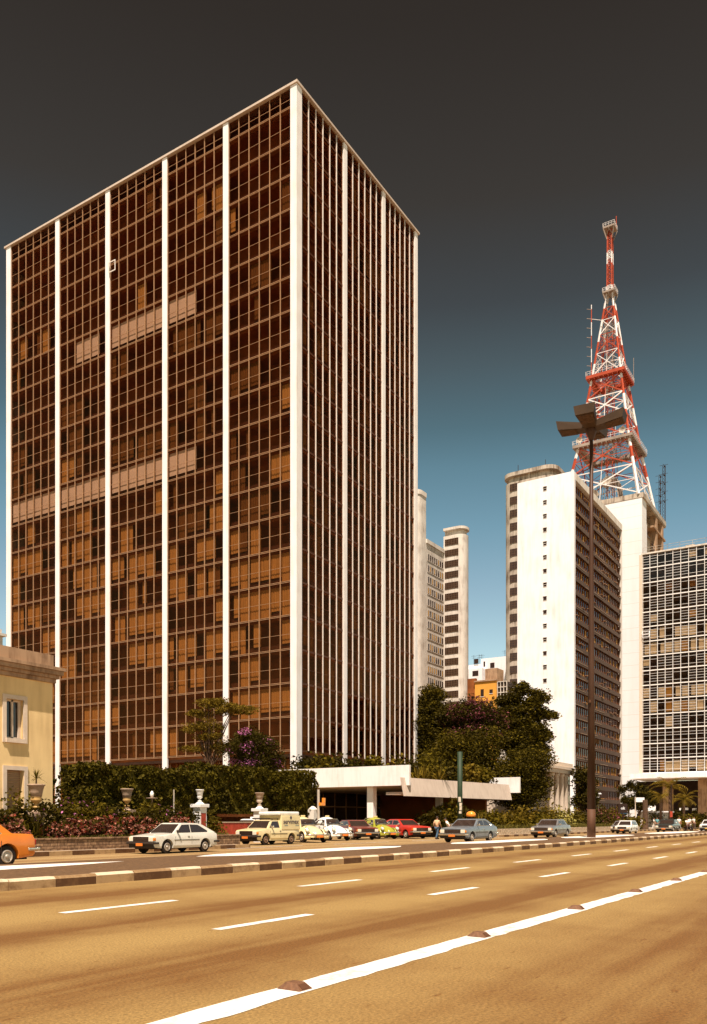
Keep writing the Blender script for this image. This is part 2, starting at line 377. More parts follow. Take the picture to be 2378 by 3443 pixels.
# metal, paint
mat('pole_brown', (.062,.026,.011), .55, .25, 1.5, stretch=(1,1,.2))
mat('pole_rust', (.10,.042,.018), .7, .3, 2, stretch=(1,1,.3))
mat('lamp_grey', (.07,.040,.020), .6, .15, 1)
mat('green_post', (.022,.040,.018), .6, .2, 2)
mat('poster', (.55,.47,.36), .8, .4, 6)
mat('tower_red', (.40,.062,.022), .5, .15, .6)
mat('tower_white', (.78,.74,.70), .5, .08, .6)
mat('tower_grey', (.30,.24,.19), .7, .2, .6)
mat('red_paint', (.42,.06,.03), .6, .3, 2)
mat('orange_wall', (.72,.33,.05), .85, .12, .4)
mat('orange_gloss', (.80,.27,.03), .3, .1, 2, coat=.5)
mat('blue_box', (.10,.25,.5), .6, .1, 2)
mat('terracotta', (.36,.25,.17), .8, .2, 3)
mat('gold', (.50,.30,.10), .5, .2, 5)
mat('skin', (.42,.22,.13), .6, .1, 3); mat('hair', (.03,.018,.012), .7, .1, 5)
mat('shirt_white', (.78,.74,.66), .9, .06, 5); mat('shirt_orange', (.72,.45,.25), .9, .1, 5); mat('shirt_teal', (.12,.32,.34), .9, .1, 5)
mat('jeans', (.055,.10,.15), .9, .2, 8); mat('trousers', (.12,.08,.06), .9, .2, 8); mat('shoe', (.04,.02,.015), .6)
# car paints
def paint(n, c, dirt=.1): mat(n, c, .32, dirt, 1.4, coat=.6, spec=.4)
paint('paint_white', (.80,.78,.72)); paint('paint_cream', (.76,.62,.33), .12); paint('paint_beige', (.74,.62,.34))
paint('paint_silverwhite', (.70,.66,.56)); paint('paint_orange', (.72,.20,.015)); paint('paint_red', (.56,.035,.02)); paint('paint_darkred', (.17,.03,.018))
paint('paint_green', (.34,.33,.03)); paint('paint_blue', (.15,.165,.175)); paint('paint_grey', (.15,.14,.135)); paint('paint_darkgreen', (.018,.024,.020))
mat('tyre', (.022,.015,.011), .85, .2, 8); mat('rim', (.42,.36,.29), .4, .15, 6, metal=.4); mat('rim_dark', (.20,.12,.07), .5, .2, 6)
mat('chrome', (.62,.56,.48), .18, .05, 3, metal=.85); mat('rubber', (.035,.024,.018), .6, .2, 4)
mat('lens_clear', (.72,.66,.52), .12, .05, 3, spec=.6); mat('lens_amber', (.75,.22,.02), .2, .05, 3); mat('lens_red', (.45,.03,.02), .2, .05, 3)
mat('plate_orange', (.70,.19,.03), .5, .1, 3); mat('plate_yellow', (.75,.42,.06), .5, .1, 3); mat('car_glass', (.035,.022,.016), .05, .15, 2, spec=.8)
mat('taxi_cream', (.72,.55,.26), .5, .1, 3)
mat('lettering', (.07,.055,.07), .6, .1, 3); mat('lettering_blue', (.18,.28,.34), .6, .1, 3)

# ---------------------------------------------------------------- ground, roads, median
def struct(name, mb, mats, loc=(0,0,0), **k): return tag(mb.build(name, mats, loc=loc, **k), kind='structure')
struct('ground', MB().quad((-300,-300,-.004),(2500,-300,-.004),(2500,1500,-.004),(-300,1500,-.004)), 'ground')
struct('avenue_road', MB().quad((-60,-14,0),(700,-14,0),(700,13.8,0),(-60,13.8,0)), 'road_main')
struct('side_road', MB().quad((-60,19.9,0),(700,19.9,0),(700,26.0,0),(-60,26.0,0)), 'road_side')
struct('forecourt', MB().quad((31.5,26.0,.004),(63.0,26.0,.004),(63.0,48,.004),(31.5,48,.004)), 'road_side')
# painted lines (each dash belongs to one marking sheet per lane line)
mk = MB()
for i in range(-2, 40):
    u = 7.93 + 5.72*i; mk.quad((u,9.75,.004),(u+2.25,9.75,.004),(u+2.25,9.92,.004),(u,9.92,.004))
    u = 7.70 + 5.62*i; mk.quad((u,6.70,.004),(u+1.95,6.70,.004),(u+1.95,6.86,.004),(u,6.86,.004))
struct('lane_markings', mk, 'road_paint')
mk = MB(); rr = random.Random(3); u = -30.0
edge = [(3.74, 4.02)]
while u < 330:
    du = .22; a0 = 3.725 + rr.uniform(-.028,.012); a1 = 4.01 + rr.uniform(-.008,.010); b = edge[-1]
    mk.quad((u,b[0],.004),(u+du,a0,.004),(u+du,a1,.004),(u,b[1],.004)); edge.append((a0,a1)); u += du
struct('centre_line', mk, 'road_paint')
mk = MB()
mk.quad((-60,20.25,.004),(700,20.25,.004),(700,20.33,.004),(-60,20.33,.004))
u = 30.0
while u < 62: mk.quad((u,25.7,.008),(u+6,25.7,.008),(u+6,25.82,.008),(u,25.82,.008)); u += 9
struct('side_markings', mk, 'road_paint')
# median: dark stone mosaic with long pointed white fields
md = MB().box(-60,700,14.02,19.9,-.3,.146)
struct('median_paving', md, 'mosaic_dark')
def lens(u0, u1, v0=17.75, v1=19.55):
    n = 14; top = []; bot = []
    for i in range(n+1):
        t = i/n; u = u0+(u1-u0)*t; w = min(1, min(t, 1-t)*6)**.7
        mid = (v0+v1)/2; top.append((u, mid+(v1-mid)*w)); bot.append((u, mid+(v0-mid)*w))
    mb = MB(); vs = [(a,b,.15) for a,b in bot]+[(a,b,.15) for a,b in top]
    mb.add(vs, [(i, i+1, n+1+i+1, n+1+i) for i in range(n)]); return mb
mk = MB()
for u0, u1, a, b in [(-8,17.0,17.6,19.2),(20.4,34,17.9,19.7),(38.5,52,17.4,19.4),(55.5,71.5,16.9,19.4),(78,98,16.6,19.2),(104,124,16.6,19.2),(131,160,16.6,19.2),(168,200,16.6,19.2)]:
    q = lens(u0,u1,a,b); mk.add(q.v, q.f)
struct('median_white_mosaic', mk, 'mosaic_white')
# kerb of painted blocks, sunlight on the tops put into their colour
kb = MB(); u = 10.98-1.04*21; i = 0; rr = random.Random(11)
pat = {10: 0}
while u < 330:
    ln = 1.04 if u < 10.9 else 1.05 + rr.uniform(-.09,.09); m = i % 2
    if 7 < u < 10.9: m = 0
    top = .21 + rr.uniform(-.008,.008); v0 = 13.80 + rr.uniform(-.012,.012)
    g = .006
    pr = [(v0,-.2),(v0,top-.045),(v0+.05,top),(14.016,top),(14.016,-.2)]
    n = len(pr); vs = [(u+g,a,b) for a,b in pr]+[(u+ln-g,a,b) for a,b in pr]
    fs = [tuple(range(n)), tuple(range(n,2*n))[::-1]] + [((j+1)%n, j, n+j, n+(j+1)%n) for j in range(n)]
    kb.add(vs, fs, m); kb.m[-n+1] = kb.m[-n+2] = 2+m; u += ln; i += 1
struct('median_kerb', kb, ['kerb_white','kerb_dark','kerb_top_lit','kerb_top_dark_lit'])
def pavement(name, u0, u1):
    kb = MB(); u = u0; i = 0
    while u < u1:
        ln = min(1.05, u1-u); kb.box(u+.006,u+ln-.006,26.0,26.2,-.2,.17, i % 2); u += ln; i += 1
    struct(name+'_kerb', kb, ['kerb_white','kerb_dark'])
    struct(name, MB().box(u0,u1,26.21,27.0,-.2,.15), 'pavement')
pavement('pavement_near', -30, 32.0)
pavement('pavement_far', 63.0, 150.0)
struct('plaza_far', MB().box(116,193,30.5,46,-.2,.15), 'pavement')

# ridge reflectors on the centre line
r0 = None
for i in range(8):
    u = 5.31 + 3.5*i
    if i == 0:
        m = MB(); a, b, h = .115, .085, .055; c, d = .055, .05
        m.add([(-a,-b,0),(a,-b,0),(a,b,0),(-a,b,0),(-c,-d,h),(c,-d,h),(c,d,h),(-c,d,h)], [(0,3,2,1),(4,5,6,7),(0,1,5,4),(1,2,6,5),(2,3,7,6),(3,0,4,7)])
        t = thing('road_stud', '', 'road stud', (0,0,0), world=False)
        m.build('housing', 'reflector_brown', t, bevel=.006)
        q = MB().box(-.112,-.09,-.05,.05,.008,.03); 
        q2 = MB().add([(-.108,-.045,.012),(-.108,.045,.012),(-.072,.045,.046),(-.072,-.045,.046),(-.10,-.045,.008),(-.10,.045,.008),(-.066,.045,.04),(-.066,-.045,.04)], [(0,3,2,1),(4,5,6,7),(0,1,5,4),(1,2,6,5),(2,3,7,6),(3,0,4,7)])
        q2.build('reflector', 'pole_rust', t); r0 = t
    else: t = copy_tree(r0)
    t.location = (u, 3.875, .004); t.rotation_euler = (0,0,R(90+ rnd.uniform(-6,6)))
    lab = ['nearest brown road stud on the white centre line, at the bottom of the photo', 'second nearest brown road stud on the white centre line', 'third brown road stud along the white centre line from the camera',
           'fourth brown road stud along the white centre line from the camera', 'fifth brown road stud along the centre line, near the right edge of the photo'][i] if i < 5 else 'far small brown road stud on the centre line near the right edge of the frame'
    tag(t, lab, 'road stud', 'road studs along the white centre line')

# ---------------------------------------------------------------- bronze glass office tower
U0, V0 = 67.0, 48.7; U1, V1 = 91.95, 93.4; ZB, FH, NF = 8.1, 3.31, 19; ZT = 73.2
def window_mesh(axis, a0, a1, plane, z0, z1, npane, rr, mode, fin=False):
    """curtain-wall window of one bay on one storey. axis 'v': faces -X, axis 'u': faces -Y"""
    w = MB(); cur = MB()
    def B(mb, s0, s1, d0, d1, za, zb, m):
        if axis == 'v': mb.box(plane+d0, plane+d1, s0, s1, za, zb, m)
        else: mb.box(s0, s1, plane+d0, plane+d1, za, zb, m)
    pw = (a1-a0)/npane; zm = z0 + .47*(z1-z0)
    B(w, a0, a1, .02, .045, z0+.16, z1, 1)                       # glass
    h0 = -.05 if not fin else -.01; hm = 0 if not fin else 4
    B(w, a0, a1, h0, .10, z0, z0+.04, hm); B(w, a0, a1, h0, .10, z0+.125, z0+.165, hm); B(w, a0, a1, 0, .06, z0+.041, z0+.124, 2)
    B(w, a0, a1, -.005 if not fin else .005, .05, zm-.014, zm+.014, hm)
    for i in range(npane+1):
        s = a0+i*pw
        if not fin: B(w, s-.036, s+.036, -.06, .05, z0, z1, 0)
        else:
            if 0 < i < npane: B(w, s-.026, s+.026, -.085, .05, z0, z1, 3)
            elif i == 0: B(w, s, s+.05, -.10, .05, z0, z1, 3)
            else: B(w, s-.05, s, -.10, .05, z0, z1, 3)
    B(w, a0, a1, .35, .42, z0+.17, z0+.72, 2)                     # sill wall behind the glass
    zc0 = z0 + .74
    i = 0
    while i < npane:
        st = mode(i); s0 = a0 + i*pw; s1 = s0 + pw
        if st:
            mi = {1: 0, 2: 1, 3: 2}[st]
            if mi == 2:
                zb = z0 + .65
                B(cur, s0+.03, s1-.03, .20, .215, zb, z1-.02, 2)
            else:
                n = 9; z_lo = zc0 - (.5 if rr.random() < .5 else 0); z_hi = z1 - .04
                part = 1.0 if rr.random() < .75 else rr.uniform(.4,.8); so = s0 if rr.random() < .5 else s1 - (s1-s0)*part
                pv = []
                for j in range(n+1):
                    t = j/n; s = so + (s1-s0)*part*t; d = .22 + (.035 if j % 2 else -.0)*(.6+.8*rr.random())
                    pv.append((s,d))
                vs = []
                for s, d in pv:
                    vs += [(plane+d, s, z_lo), (plane+d, s, z_hi)] if axis == 'v' else [(s, plane+d, z_lo), (s, plane+d, z_hi)]
                cur.add(vs, [(2*j, 2*j+1, 2*j+3, 2*j+2) for j in range(n)], mi)
        i += 1
    return w, cur
tower = thing('office_tower', 'tall bronze glass office tower with white marble piers behind the clipped hedge', 'office building', (U0, V0, 0))
# structural core and slabs
c = MB()
c.box(U0+1.6, U1-1.6, V0+1.6, V1-1.2, 0.2, ZT-1.2, 0)
for f in range(NF+1): c.box(U0+.16, U1-.16, V0+.16, V1-.16, ZB+f*FH-.25, ZB+f*FH+.12, 0)
c.build('core', 'interior', tower)
c = MB().box(U0-.28, U1+.28, V0-.28, V1+.28, ZT-.22, ZT, 0); c.box(U0+.1,U1-.1,V0+.1,V1-.1,ZT-.9,ZT-.225,1)
c.build('roof_slab', ['fascia_concrete','spandrel_dark'], tower)
EDGE = [on_u(x, U0) for x in (28, 189, 358, 549, 754)]
piers_v = [(V0, V0+.62)] + [(e-.345, e+.345) for e in [on_u(x, U0) for x in (762, 557, 365, 196)]] + [(V1-.85, V1)]
piers_u = [(U0, U0+.74), (75.33,75.98), (83.46,84.1), (91.25,91.95)]
for i, (a, b) in enumerate(piers_v):
    MB().box(U0-.16, U0+ (.74 if i == 0 else .06), a - (.14 if i == 0 else 0), b, 0, ZT-.23).build('pier', 'marble', tower)
for i, (a, b) in enumerate(piers_u[1:]):
    MB().box(a, b, V0-.14, V0+.06, 0, ZT-.23).build('pier', 'marble', tower)
wins = []
rr = random.Random(21)
for bi in range(5):
    a0 = piers_v[bi][1]; a1 = piers_v[bi+1][0]
    for f in range(NF+1):
        z0 = ZB+f*FH; z1 = min(z0+FH, ZT-.9) if f < NF else ZT-.33
        pale = (f == 9 and bi in (2,3,4)) or (f == 14 and bi in (2,)) 
        palep = (f == 9 and bi == 1) or (f == 14 and bi == 1) 
        p = (.62 if f < 4 else .60 if f < 8 else .45 if f < 12 else .22 if f < 17 else .10)
        st = [0]*6; cur = 0
        for i in range(6):
            if rr.random() < .45 or i == 0: cur = (1 if rr.random() < (.72 if f < 9 else .25) else 2) if rr.random() < p else 0
            st[i] = cur
        if pale: st = [3]*6
        if palep: st[-3:] = [3]*3
        if f == 14 and bi == 3: st[1:4] = [3]*3
        if f == 14 and bi == 0: st = [0,0,2,2,0,0]
        if f == NF: st = [0]*6
        w, cu = window_mesh('v', a0, a1, U0, z0, z1, 6, rr, lambda i, st=st: st[i])
        wins.append((0 if bi < 5 else 1, w, cu))
for bi in range(3):
    a0 = piers_u[bi][1]; a1 = piers_u[bi+1][0]
    for f in range(NF+1):
        z0 = ZB+f*FH; z1 = min(z0+FH, ZT-.9) if f < NF else ZT-.33
        st = [(2 if rr.random() < .3 else 0) for i in range(6)]
        if f == NF: st = [0]*6
        w, cu = window_mesh('u', a0, a1, V0, z0, z1, 6, rr, lambda i, st=st: st[i], fin=True)
        wins.append((1, w, cu))
stuffw = MB(); stuffc = MB(); nw = 0
for k, w, cu in wins:
    if nw < 100:
        o = w.build('window', ['alu','bronze_glass','spandrel_dark','alu_pale','alu_brown'], tower)
        if cu.f: cu.build('curtain', ['curtain','curtain_brown','blind_pale'], o)
        nw += 1
    else:
        b = len(stuffw.v)
        stuffw.add(w.v, w.f); stuffw.m[-len(w.f):] = w.m
        if cu.f: stuffc.add(cu.v, cu.f); stuffc.m[-len(cu.f):] = cu.m
o = tag(stuffw.build('window', ['alu','bronze_glass','spandrel_dark','alu_pale','alu_brown'], tower), kind='stuff')
stuffc.build('curtain', ['curtain','curtain_brown','blind_pale'], o)
# open hopper sash high on the facade
hv = on_u(384, U0)
s = MB(); z = zat(900, U0, hv); s.box(U0-.35,U0-.30,hv-.55,hv+.55,z-.6,z-.5); s.box(U0-.35,U0-.30,hv-.55,hv+.55,z+.5,z+.6); s.box(U0-.35,U0-.30,hv-.55,hv-.45,z-.5,z+.5); s.box(U0-.35,U0-.30,hv+.45,hv+.55,z-.5,z+.5); s.beam((U0-.32,hv,z+.55),(U0-.04,hv,z+.55),.04)
s.build('open_sash', 'alu_pale', tower)
# bottom soffit and recessed ground floor
g = MB(); g.box(U0+.2,U1-.3,V0+.2,V1-.3,ZB-.55,ZB-.26); g.build('soffit', 'spandrel_dark', tower)
g = MB()
for i in range(5):
    a0, a1 = piers_v[i][1], piers_v[i+1][0]
    for j in range(5):
        s0 = a0+(a1-a0)*j/5; g.box(U0+1.1,U0+1.2,s0,s0+.08,4.0,ZB-.56,0)
    g.box(U0+1.12,U0+1.15,a0,a1,.3,ZB-.56,1)
    for j in range(5):
        if rr.random() < .75:
            s0 = a0+(a1-a0)*j/5; g.box(U0+1.25,U0+1.27,s0+.15,s0+(a1-a0)/5*rr.uniform(.6,.95),3.5,6.6+rr.random()*.6,2)
g.box(U0+1.2,U1-1,V0+.7,V0+.8,.3,ZB-.56,3)
g.build('ground_floor_glazing', ['alu','bronze_glass','curtain','brown_glass'], tower)

g = MB(); g.box(U1-.12,U1+.1,V0+.6,V1-.02,0,ZT-.33); g.box(U0+.6,U1-.13,V1-.12,V1+.05,0,ZT-.33); g.build('rear_wall', 'grey_concrete', tower)
# ---------------------------------------------------------------- podium canopy beside the tower
CU, CV = 56.4, 30.5
can = thing('entrance_canopy', 'low white concrete entrance canopy with planted roof at the foot of the glass tower', 'canopy', (CU, CV, 0))
m = MB(); m.box(CU, CU+.22, CV, 48.0, 3.98, 5.52); m.build('side_fascia', 'canopy_white', can)
m = MB(); m.box(CU+.23, 77.4, CV+2.0, 48.2, 4.0, 4.3); m.build('roof_slab', 'fascia_concrete', can)
# front fascia leans outwards at its foot
m = MB(); za, zb = 3.14, 4.58
def fasc(u, dz, t): return [(u, CV-.0+.38, 4.57+dz), (u, CV+.05+.0, 3.16+dz*.7), (u, CV+.3, 3.16+dz*.7), (u, CV+.6, 4.57+dz)]
A = fasc(CU-.35, 0, 0); B_ = fasc(77.2, .2, 0)
m.add(A+B_, [(0,1,2,3),(7,6,5,4),(0,4,5,1),(1,5,6,2),(2,6,7,3),(3,7,4,0)])
m.build('front_fascia', 'fascia_concrete', can, fix=True)
m = MB().box(CU+.3,77.2,CV+.65,CV+2.2,3.3,3.5); m.build('front_beam', 'fascia_concrete', can)
m = MB(); m.box(77.5,77.75,29.9,33.6,4.0,5.5); m.build('end_fascia', 'canopy_white', can)
m = MB().box(CU+.25,77.3,CV+1.0,48,4.31,4.5); m.build('planter_soil', 'soil', can)
for (a, b) in ((57.25,34.3),(57.25,42.5),(71.5,35.5)):
    o = MB().box(a-.28,a+.28,b-.28,b+.28,0,3.999).build('column', 'canopy_white', can, bevel=.02)
# lobby behind, seen in deep shade
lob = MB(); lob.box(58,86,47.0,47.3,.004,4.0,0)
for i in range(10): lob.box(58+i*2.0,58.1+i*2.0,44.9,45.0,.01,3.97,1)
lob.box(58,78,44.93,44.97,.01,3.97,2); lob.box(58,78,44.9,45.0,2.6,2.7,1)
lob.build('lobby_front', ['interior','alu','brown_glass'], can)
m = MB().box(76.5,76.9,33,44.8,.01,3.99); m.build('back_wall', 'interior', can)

# ---------------------------------------------------------------- yellow house at the left edge
HV = 30.0; HU = on_v(177, HV)
hs = thing('yellow_house', 'cream yellow plaster house with dark stone cornice at the left edge', 'house', (HU-3, HV, 0))
def zh(y, x=150): return zat(y, on_v(x, HV), HV)
z_top = zat(2205, HU, HV); z_cor = zat(2262, HU, HV); 
# window openings
wx0, wx1 = on_v(20, HV), on_v(78, HV); wz0, wz1 = zat(2484, (wx0+wx1)/2, HV), zat(2352, (wx0+wx1)/2, HV)
dx0, dx1 = on_v(21, HV), on_v(80, HV); dz1 = zat(2588, dx0, HV)
w = MB()
UL = 12.0; TH = .35
w.box(UL, wx0, HV, HV+TH, 0, z_top-.02); w.box(wx1, HU, HV, HV+TH, 0, z_top-.02)
w.box(wx0, wx1, HV+.0015, HV+TH, wz1, z_top-.025); w.box(wx0, wx1, HV+.0015, HV+TH, dz1, wz0)
w.box(HU-TH, HU-.002, HV+TH, 38, 0, z_top-.02); w.box(UL, HU-TH, HV+6, HV+6.3, 0, z_top-.03)
w.build('wall', 'yellow_plaster', hs)
m = MB().box(UL, HU-.1, HV+.2, 38, z_top-.55, z_top-.4); m.build('roof', 'terracotta', hs)
# cornice: stepped mouldings
cn = MB(); zc = zat(2280, HU, HV)
for d, a, b in ((.10,zc-.22,zc-.05),(.20,zc-.045,zc+.10),(.32,zc+.105,zc+.28),(.40,zc+.285,zc+.42)):
    cn.box(UL, HU+d, HV-d*1.0, HV+.02, a, b); cn.box(HU+.001, HU+d, HV+.021, 38, a, b)
cn.build('cornice', 'brown_stone', hs)
cn = MB().box(UL, HU+.03, HV-.03, HV+.2, zc+.425, z_top+.02); cn.build('parapet', 'brown_stone', hs)
wf = MB(); fw = .17
for (x0, x1, z0, z1, sill) in ((wx0,wx1,wz0,wz1,1),):
    wf.box(x0-fw, x0, HV-.05, HV+.25, z0-fw, z1+fw); wf.box(x1, x1+fw, HV-.05, HV+.02, z0-fw, z1+fw)
    wf.box(x0, x1, HV-.05, HV+.02, z1, z1+fw); wf.box(x0-.05, x1+.05, HV-.12, HV+.2, z0-fw, z0)
o = wf.build('window', 'cream_trim', hs)
s = MB(); xm = (wx0+wx1)/2; s.box(wx0,wx1,HV+.23,HV+.25,wz0,wz1,1); s.box(xm-.045,xm+.045,HV+.15,HV+.225,wz0,wz1,0); s.box(wx0,wx1,HV+.15,HV+.225,wz1-.08,wz1,0); s.box(wx0,wx1,HV+.15,HV+.225,wz0,wz0+.07,0)
s.box(wx1-.12,wx1,HV+.16,HV+.225,wz0,wz1,0)
s.build('sash', ['cream_trim','black_glass'], o)
df = MB(); df.box(dx0-fw,dx0,HV-.05,HV+.02,.3,dz1+fw); df.box(dx1,dx1+fw,HV-.05,HV+.02,.3,dz1+fw); df.box(dx0,dx1,HV-.05,HV+.02,dz1,dz1+fw)
o = df.build('shuttered_opening', 'cream_trim', hs)
s = MB()
for i in range(34): 
    z = .3 + i*(dz1-.3)/34; s.box(dx0,dx1,HV+.20,HV+.24,z,z+(dz1-.3)/34-.012)
s.build('roller_shutter', 'shutter', o)
# chimney-like parapet block behind at far left
ch = thing('neighbour_chimney', 'pale weathered chimney block above the yellow house roof, far left edge', 'chimney', (on_v(6,44), 44, 0))
a, b = on_v(-30,44), on_v(9,44); z0 = zat(2175, b, 44); z1 = zat(2118, b, 44)
MB().box(a, b, 44, 45, 0, z1-.4).build('stack', 'old_white', ch); MB().box(a, b+.15, 43.8, 45.1, z1-.395, z1-.25).build('cap', 'old_white', ch); MB().box(a,b-.1,43.95,44.9,z1-.245,z1).build('pot', 'old_white', ch)

# ---------------------------------------------------------------- background towers
def winband(mb, ax, s0, s1, plane, z0, z1, n, out=.05, rr=rnd, frame=0, glass=1):
    pass
# (a) round-cornered concrete tower behind the glass tower
RU, RV = 221.0, 108.3
rt = thing('round_cornered_tower', 'weathered pale concrete tower with rounded corners just right of the glass tower', 'tower block', (RU, RV, 0))
def rounded(u0, u1, v0, v1, r, z0, z1, corners='ab', n=6):
    """box plan with rounded street-side corners: a=(u0,v0) b=(u0,v1)"""
    P = []
    if 'a' in corners: P += [(u0+r-r*math.cos(t), v0+r-r*math.sin(t)) for t in [math.pi/2*i/n for i in range(n,-1,-1)]]
    else: P += [(u0,v0)]
    if 'b' in corners: P += [(u0+r-r*math.cos(t), v1-r+r*math.sin(t)) for t in [math.pi/2*i/n for i in range(n+1)]]
    else: P += [(u0,v1)]
    P += [(u1,v1)]
    if 'c' in corners: P += [(u1-r+r*math.cos(t), v0+r-r*math.sin(t)) for t in [math.pi/2*i/n for i in range(n+1)]]
    else: P += [(u1,v0)]
    return P
def plan(mb, P, z0, z1, m=0): mb.prism(P, z0, z1, m, axis='z')
wv0 = on_u(1560, RU); RUE = on_v(1584, wv0)
zt = zat(1768, *[RU, on_u(1545, RU)])
m = MB(); plan(m, rounded(RU, RUE, wv0, RV, 2.2, 0, 0, 'ac'), 0, zt-2.2); plan(m, rounded(RU-.3, RUE+.1, wv0-.3, RV, 2.3, 0, 0, 'ac'), zt-.7, zt)
plan(m, rounded(RU+.9, RUE-.3, wv0+.6, RV, 1.6, 0, 0, 'ac'), zt-2.2, zt-.7)
shade_auto(m.build('wing', 'old_white', rt, fix=True))
ua = on_v(1433, RV)
zr = zat(1812, ua, RV)
m = MB(); m.box(ua+.002, RU+2.5, RV+.002, RV+12, 0, zr-1.1); m.box(ua+.002, RU+2.5, RV-.35, RV+12, zr-1.1, zr); m.build('main_block', 'old_white', rt)
zc = zat(1662, ua, on_u(1420, ua))
m = MB(); plan(m, rounded(ua-4.5, ua, RV-.0, RV+14, 2.2, 0, 0, 'ab'), 0, zc-1.3); plan(m, rounded(ua-4.7, ua-.001, RV-.2, RV+14.2, 2.3, 0, 0, 'ab'), zc-1.25, zc)
shade_auto(m.build('stair_drum', 'old_white', rt, fix=True))
rr = random.Random(5)
pit = 36.8/F*242
ztw = zat(1815, RU, on_u(1520, RU))
va, vb = on_u(1541, RU), on_u(1496, RU)-.15
for i in range(22):
    z1 = ztw+.3 - i*pit; z0 = z1 - 1.75
    if z0 < 8: break
    w = MB(); w.box(RU-.06,RU+.05,va,vb,z0,z1,1)
    n = 8
    for j in range(n+1): s = va+(vb-va)*j/n; w.box(RU-.12,RU-.061,s-.09,s+.09,z0-.05,z1+.05,0)
    for zz in (z0, z0+.6, z0+1.15, z1): w.box(RU-.11,RU-.062,va,vb,zz-.05,zz+.05,0)
    w.build('window', ['bark','brown_glass'], rt)
    # ribbon on the street face
    if z1-.3 > zr-1.2: continue
    w = MB(); us = ua+.8; z1b = z1-.35+ (rr.random()-.5)*.05; z0b = z1b-1.7
    w.box(us, RU-.3, RV-.10, RV-.0, z0b, z1b, 1)
    n = 8
    for j in range(n+1):
        s = us+(RU-.3-us)*j/n; w.box(s-.08, s+.08, RV-.16, RV-.101, z0b-.04, z1b+.04, 0)
        if j < n and rr.random() < .4:
            w.box(s+.3, s+.7, RV-.13, RV-.102, z0b+.1, z1b-.1, 2)
    w.box(us-.1, RU-.2, RV-.12, RV-.0, z0b-.2, z0b-.05, 3)
    w.build('ribbon_window', ['alu_pale','brown_glass','curtain','old_white'], rt)
m = MB()
for k in range(3): m.beam((ua-3+k*1.1, RV+3, zc-.2), (ua-3+k*1.1, RV+3, zc+3.5), .12)
m.build('aerial', 'dark', rt)
# (b) stained grey tower behind the white slab
BU = 218.0
b0, b1 = on_u(1866, BU), on_u(1690, BU)
bt = thing('stained_grey_tower', 'stained grey concrete tower with rounded top behind the white slab block', 'tower block', (BU, b0, 0))
zt = zat(1560, BU, on_u(1850, BU))
m = MB(); plan(m, rounded(BU, 232, b0, b1, 3.0, 0,0,'ab'), 0, zt-2.6); plan(m, rounded(BU+.9, 231, b0+.9, b1-.5, 2.6, 0,0,'ab'), zt-2.6, zt-1.0); plan(m, rounded(BU-.3, 232, b0-.3, b1+.3, 3.2, 0,0,'ab'), zt-1.0, zt)
m.box(BU+.5, BU+.9, (b0+b1)/2-.3,(b0+b1)/2+.3, zt-2.6, zt-1.0)
shade_auto(m.build('shaft', 'grey_concrete', bt, fix=True))
va, vb = on_u(1745, BU), on_u(1716, BU)
z = zat(1642, BU, vb)
for i in range(24):
    z1 = z+1.0 - i*(44.0/F*229); z0 = z1-1.9
    if z0 < 6: break
    w = MB(); w.box(BU-.06,BU+.05,va,vb,z0,z1,1)
    for j in range(7): s = va+(vb-va)*j/6; w.box(BU-.12,BU-.061,s-.07,s+.07,z0,z1,0)
    for zz in (z0, z0+.65, z0+1.25, z1): w.box(BU-.11,BU-.062,va,vb,zz-.04,zz+.04,0)
    w.build('window', ['bark','brown_glass'], bt)
m = MB(); m.beam((BU+3,(b0+b1)/2+4,zt),(BU+3,(b0+b1)/2+4,zt+3),.12); m.beam((BU+8,(b0+b1)/2-2,zt),(BU+8,(b0+b1)/2-2,zt+5),.1); m.build('aerial', 'dark', bt)
# (c) white slab block
SU, SV = 177.1, 56.5
s1 = on_u(1740, SU); u1 = on_v(2089, SV); zt = zat(1584, SU, SV)
sb = thing('white_slab_block', 'white blank-walled slab block with one column of tiny windows and dark banded street side', 'apartment block', (SU, SV, 0))
m = MB(); m.box(SU, SU+1.0, SV-.3, s1, 0, zt); m.build('gable_wall', 'white_wall', sb)
m = MB(); m.box(SU+1.001, u1, SV+.9, s1, 0, zt-.3); m.build('body', 'interior', sb)
m = MB(); m.box(SU+1.001, u1, SV-.3, SV+1.2, zt-1.5, zt); m.box(u1-.3,u1,SV-.25,SV+.95,0,zt-1.51); m.build('parapet', 'old_white', sb)
rr = random.Random(9)
FHc = 46.2/F*183
sv = on_u(1833, SU); z = zat(1643, SU, sv)
for i in range(28):
    zz = z - i*FHc
    if zz < 6: break
    w = MB(); w.box(SU-.05, SU+.02, sv-.36, sv+.36, zz-.42, zz+.42, 1); w.box(SU-.07,SU-.051,sv-.42,sv+.42,zz-.46,zz-.40,0); 
    if rr.random() < .55: w.box(SU-.12,SU-.07,sv-.30,sv+.30,zz-.05,zz+.03,0); 
    w.box(SU-.15,SU-.052,sv-.45,sv+.45,zz+.43,zz+.5,0)
    w.build('small_window', ['old_white','dark'], sb)
nf = int((zt-4)/FHc)
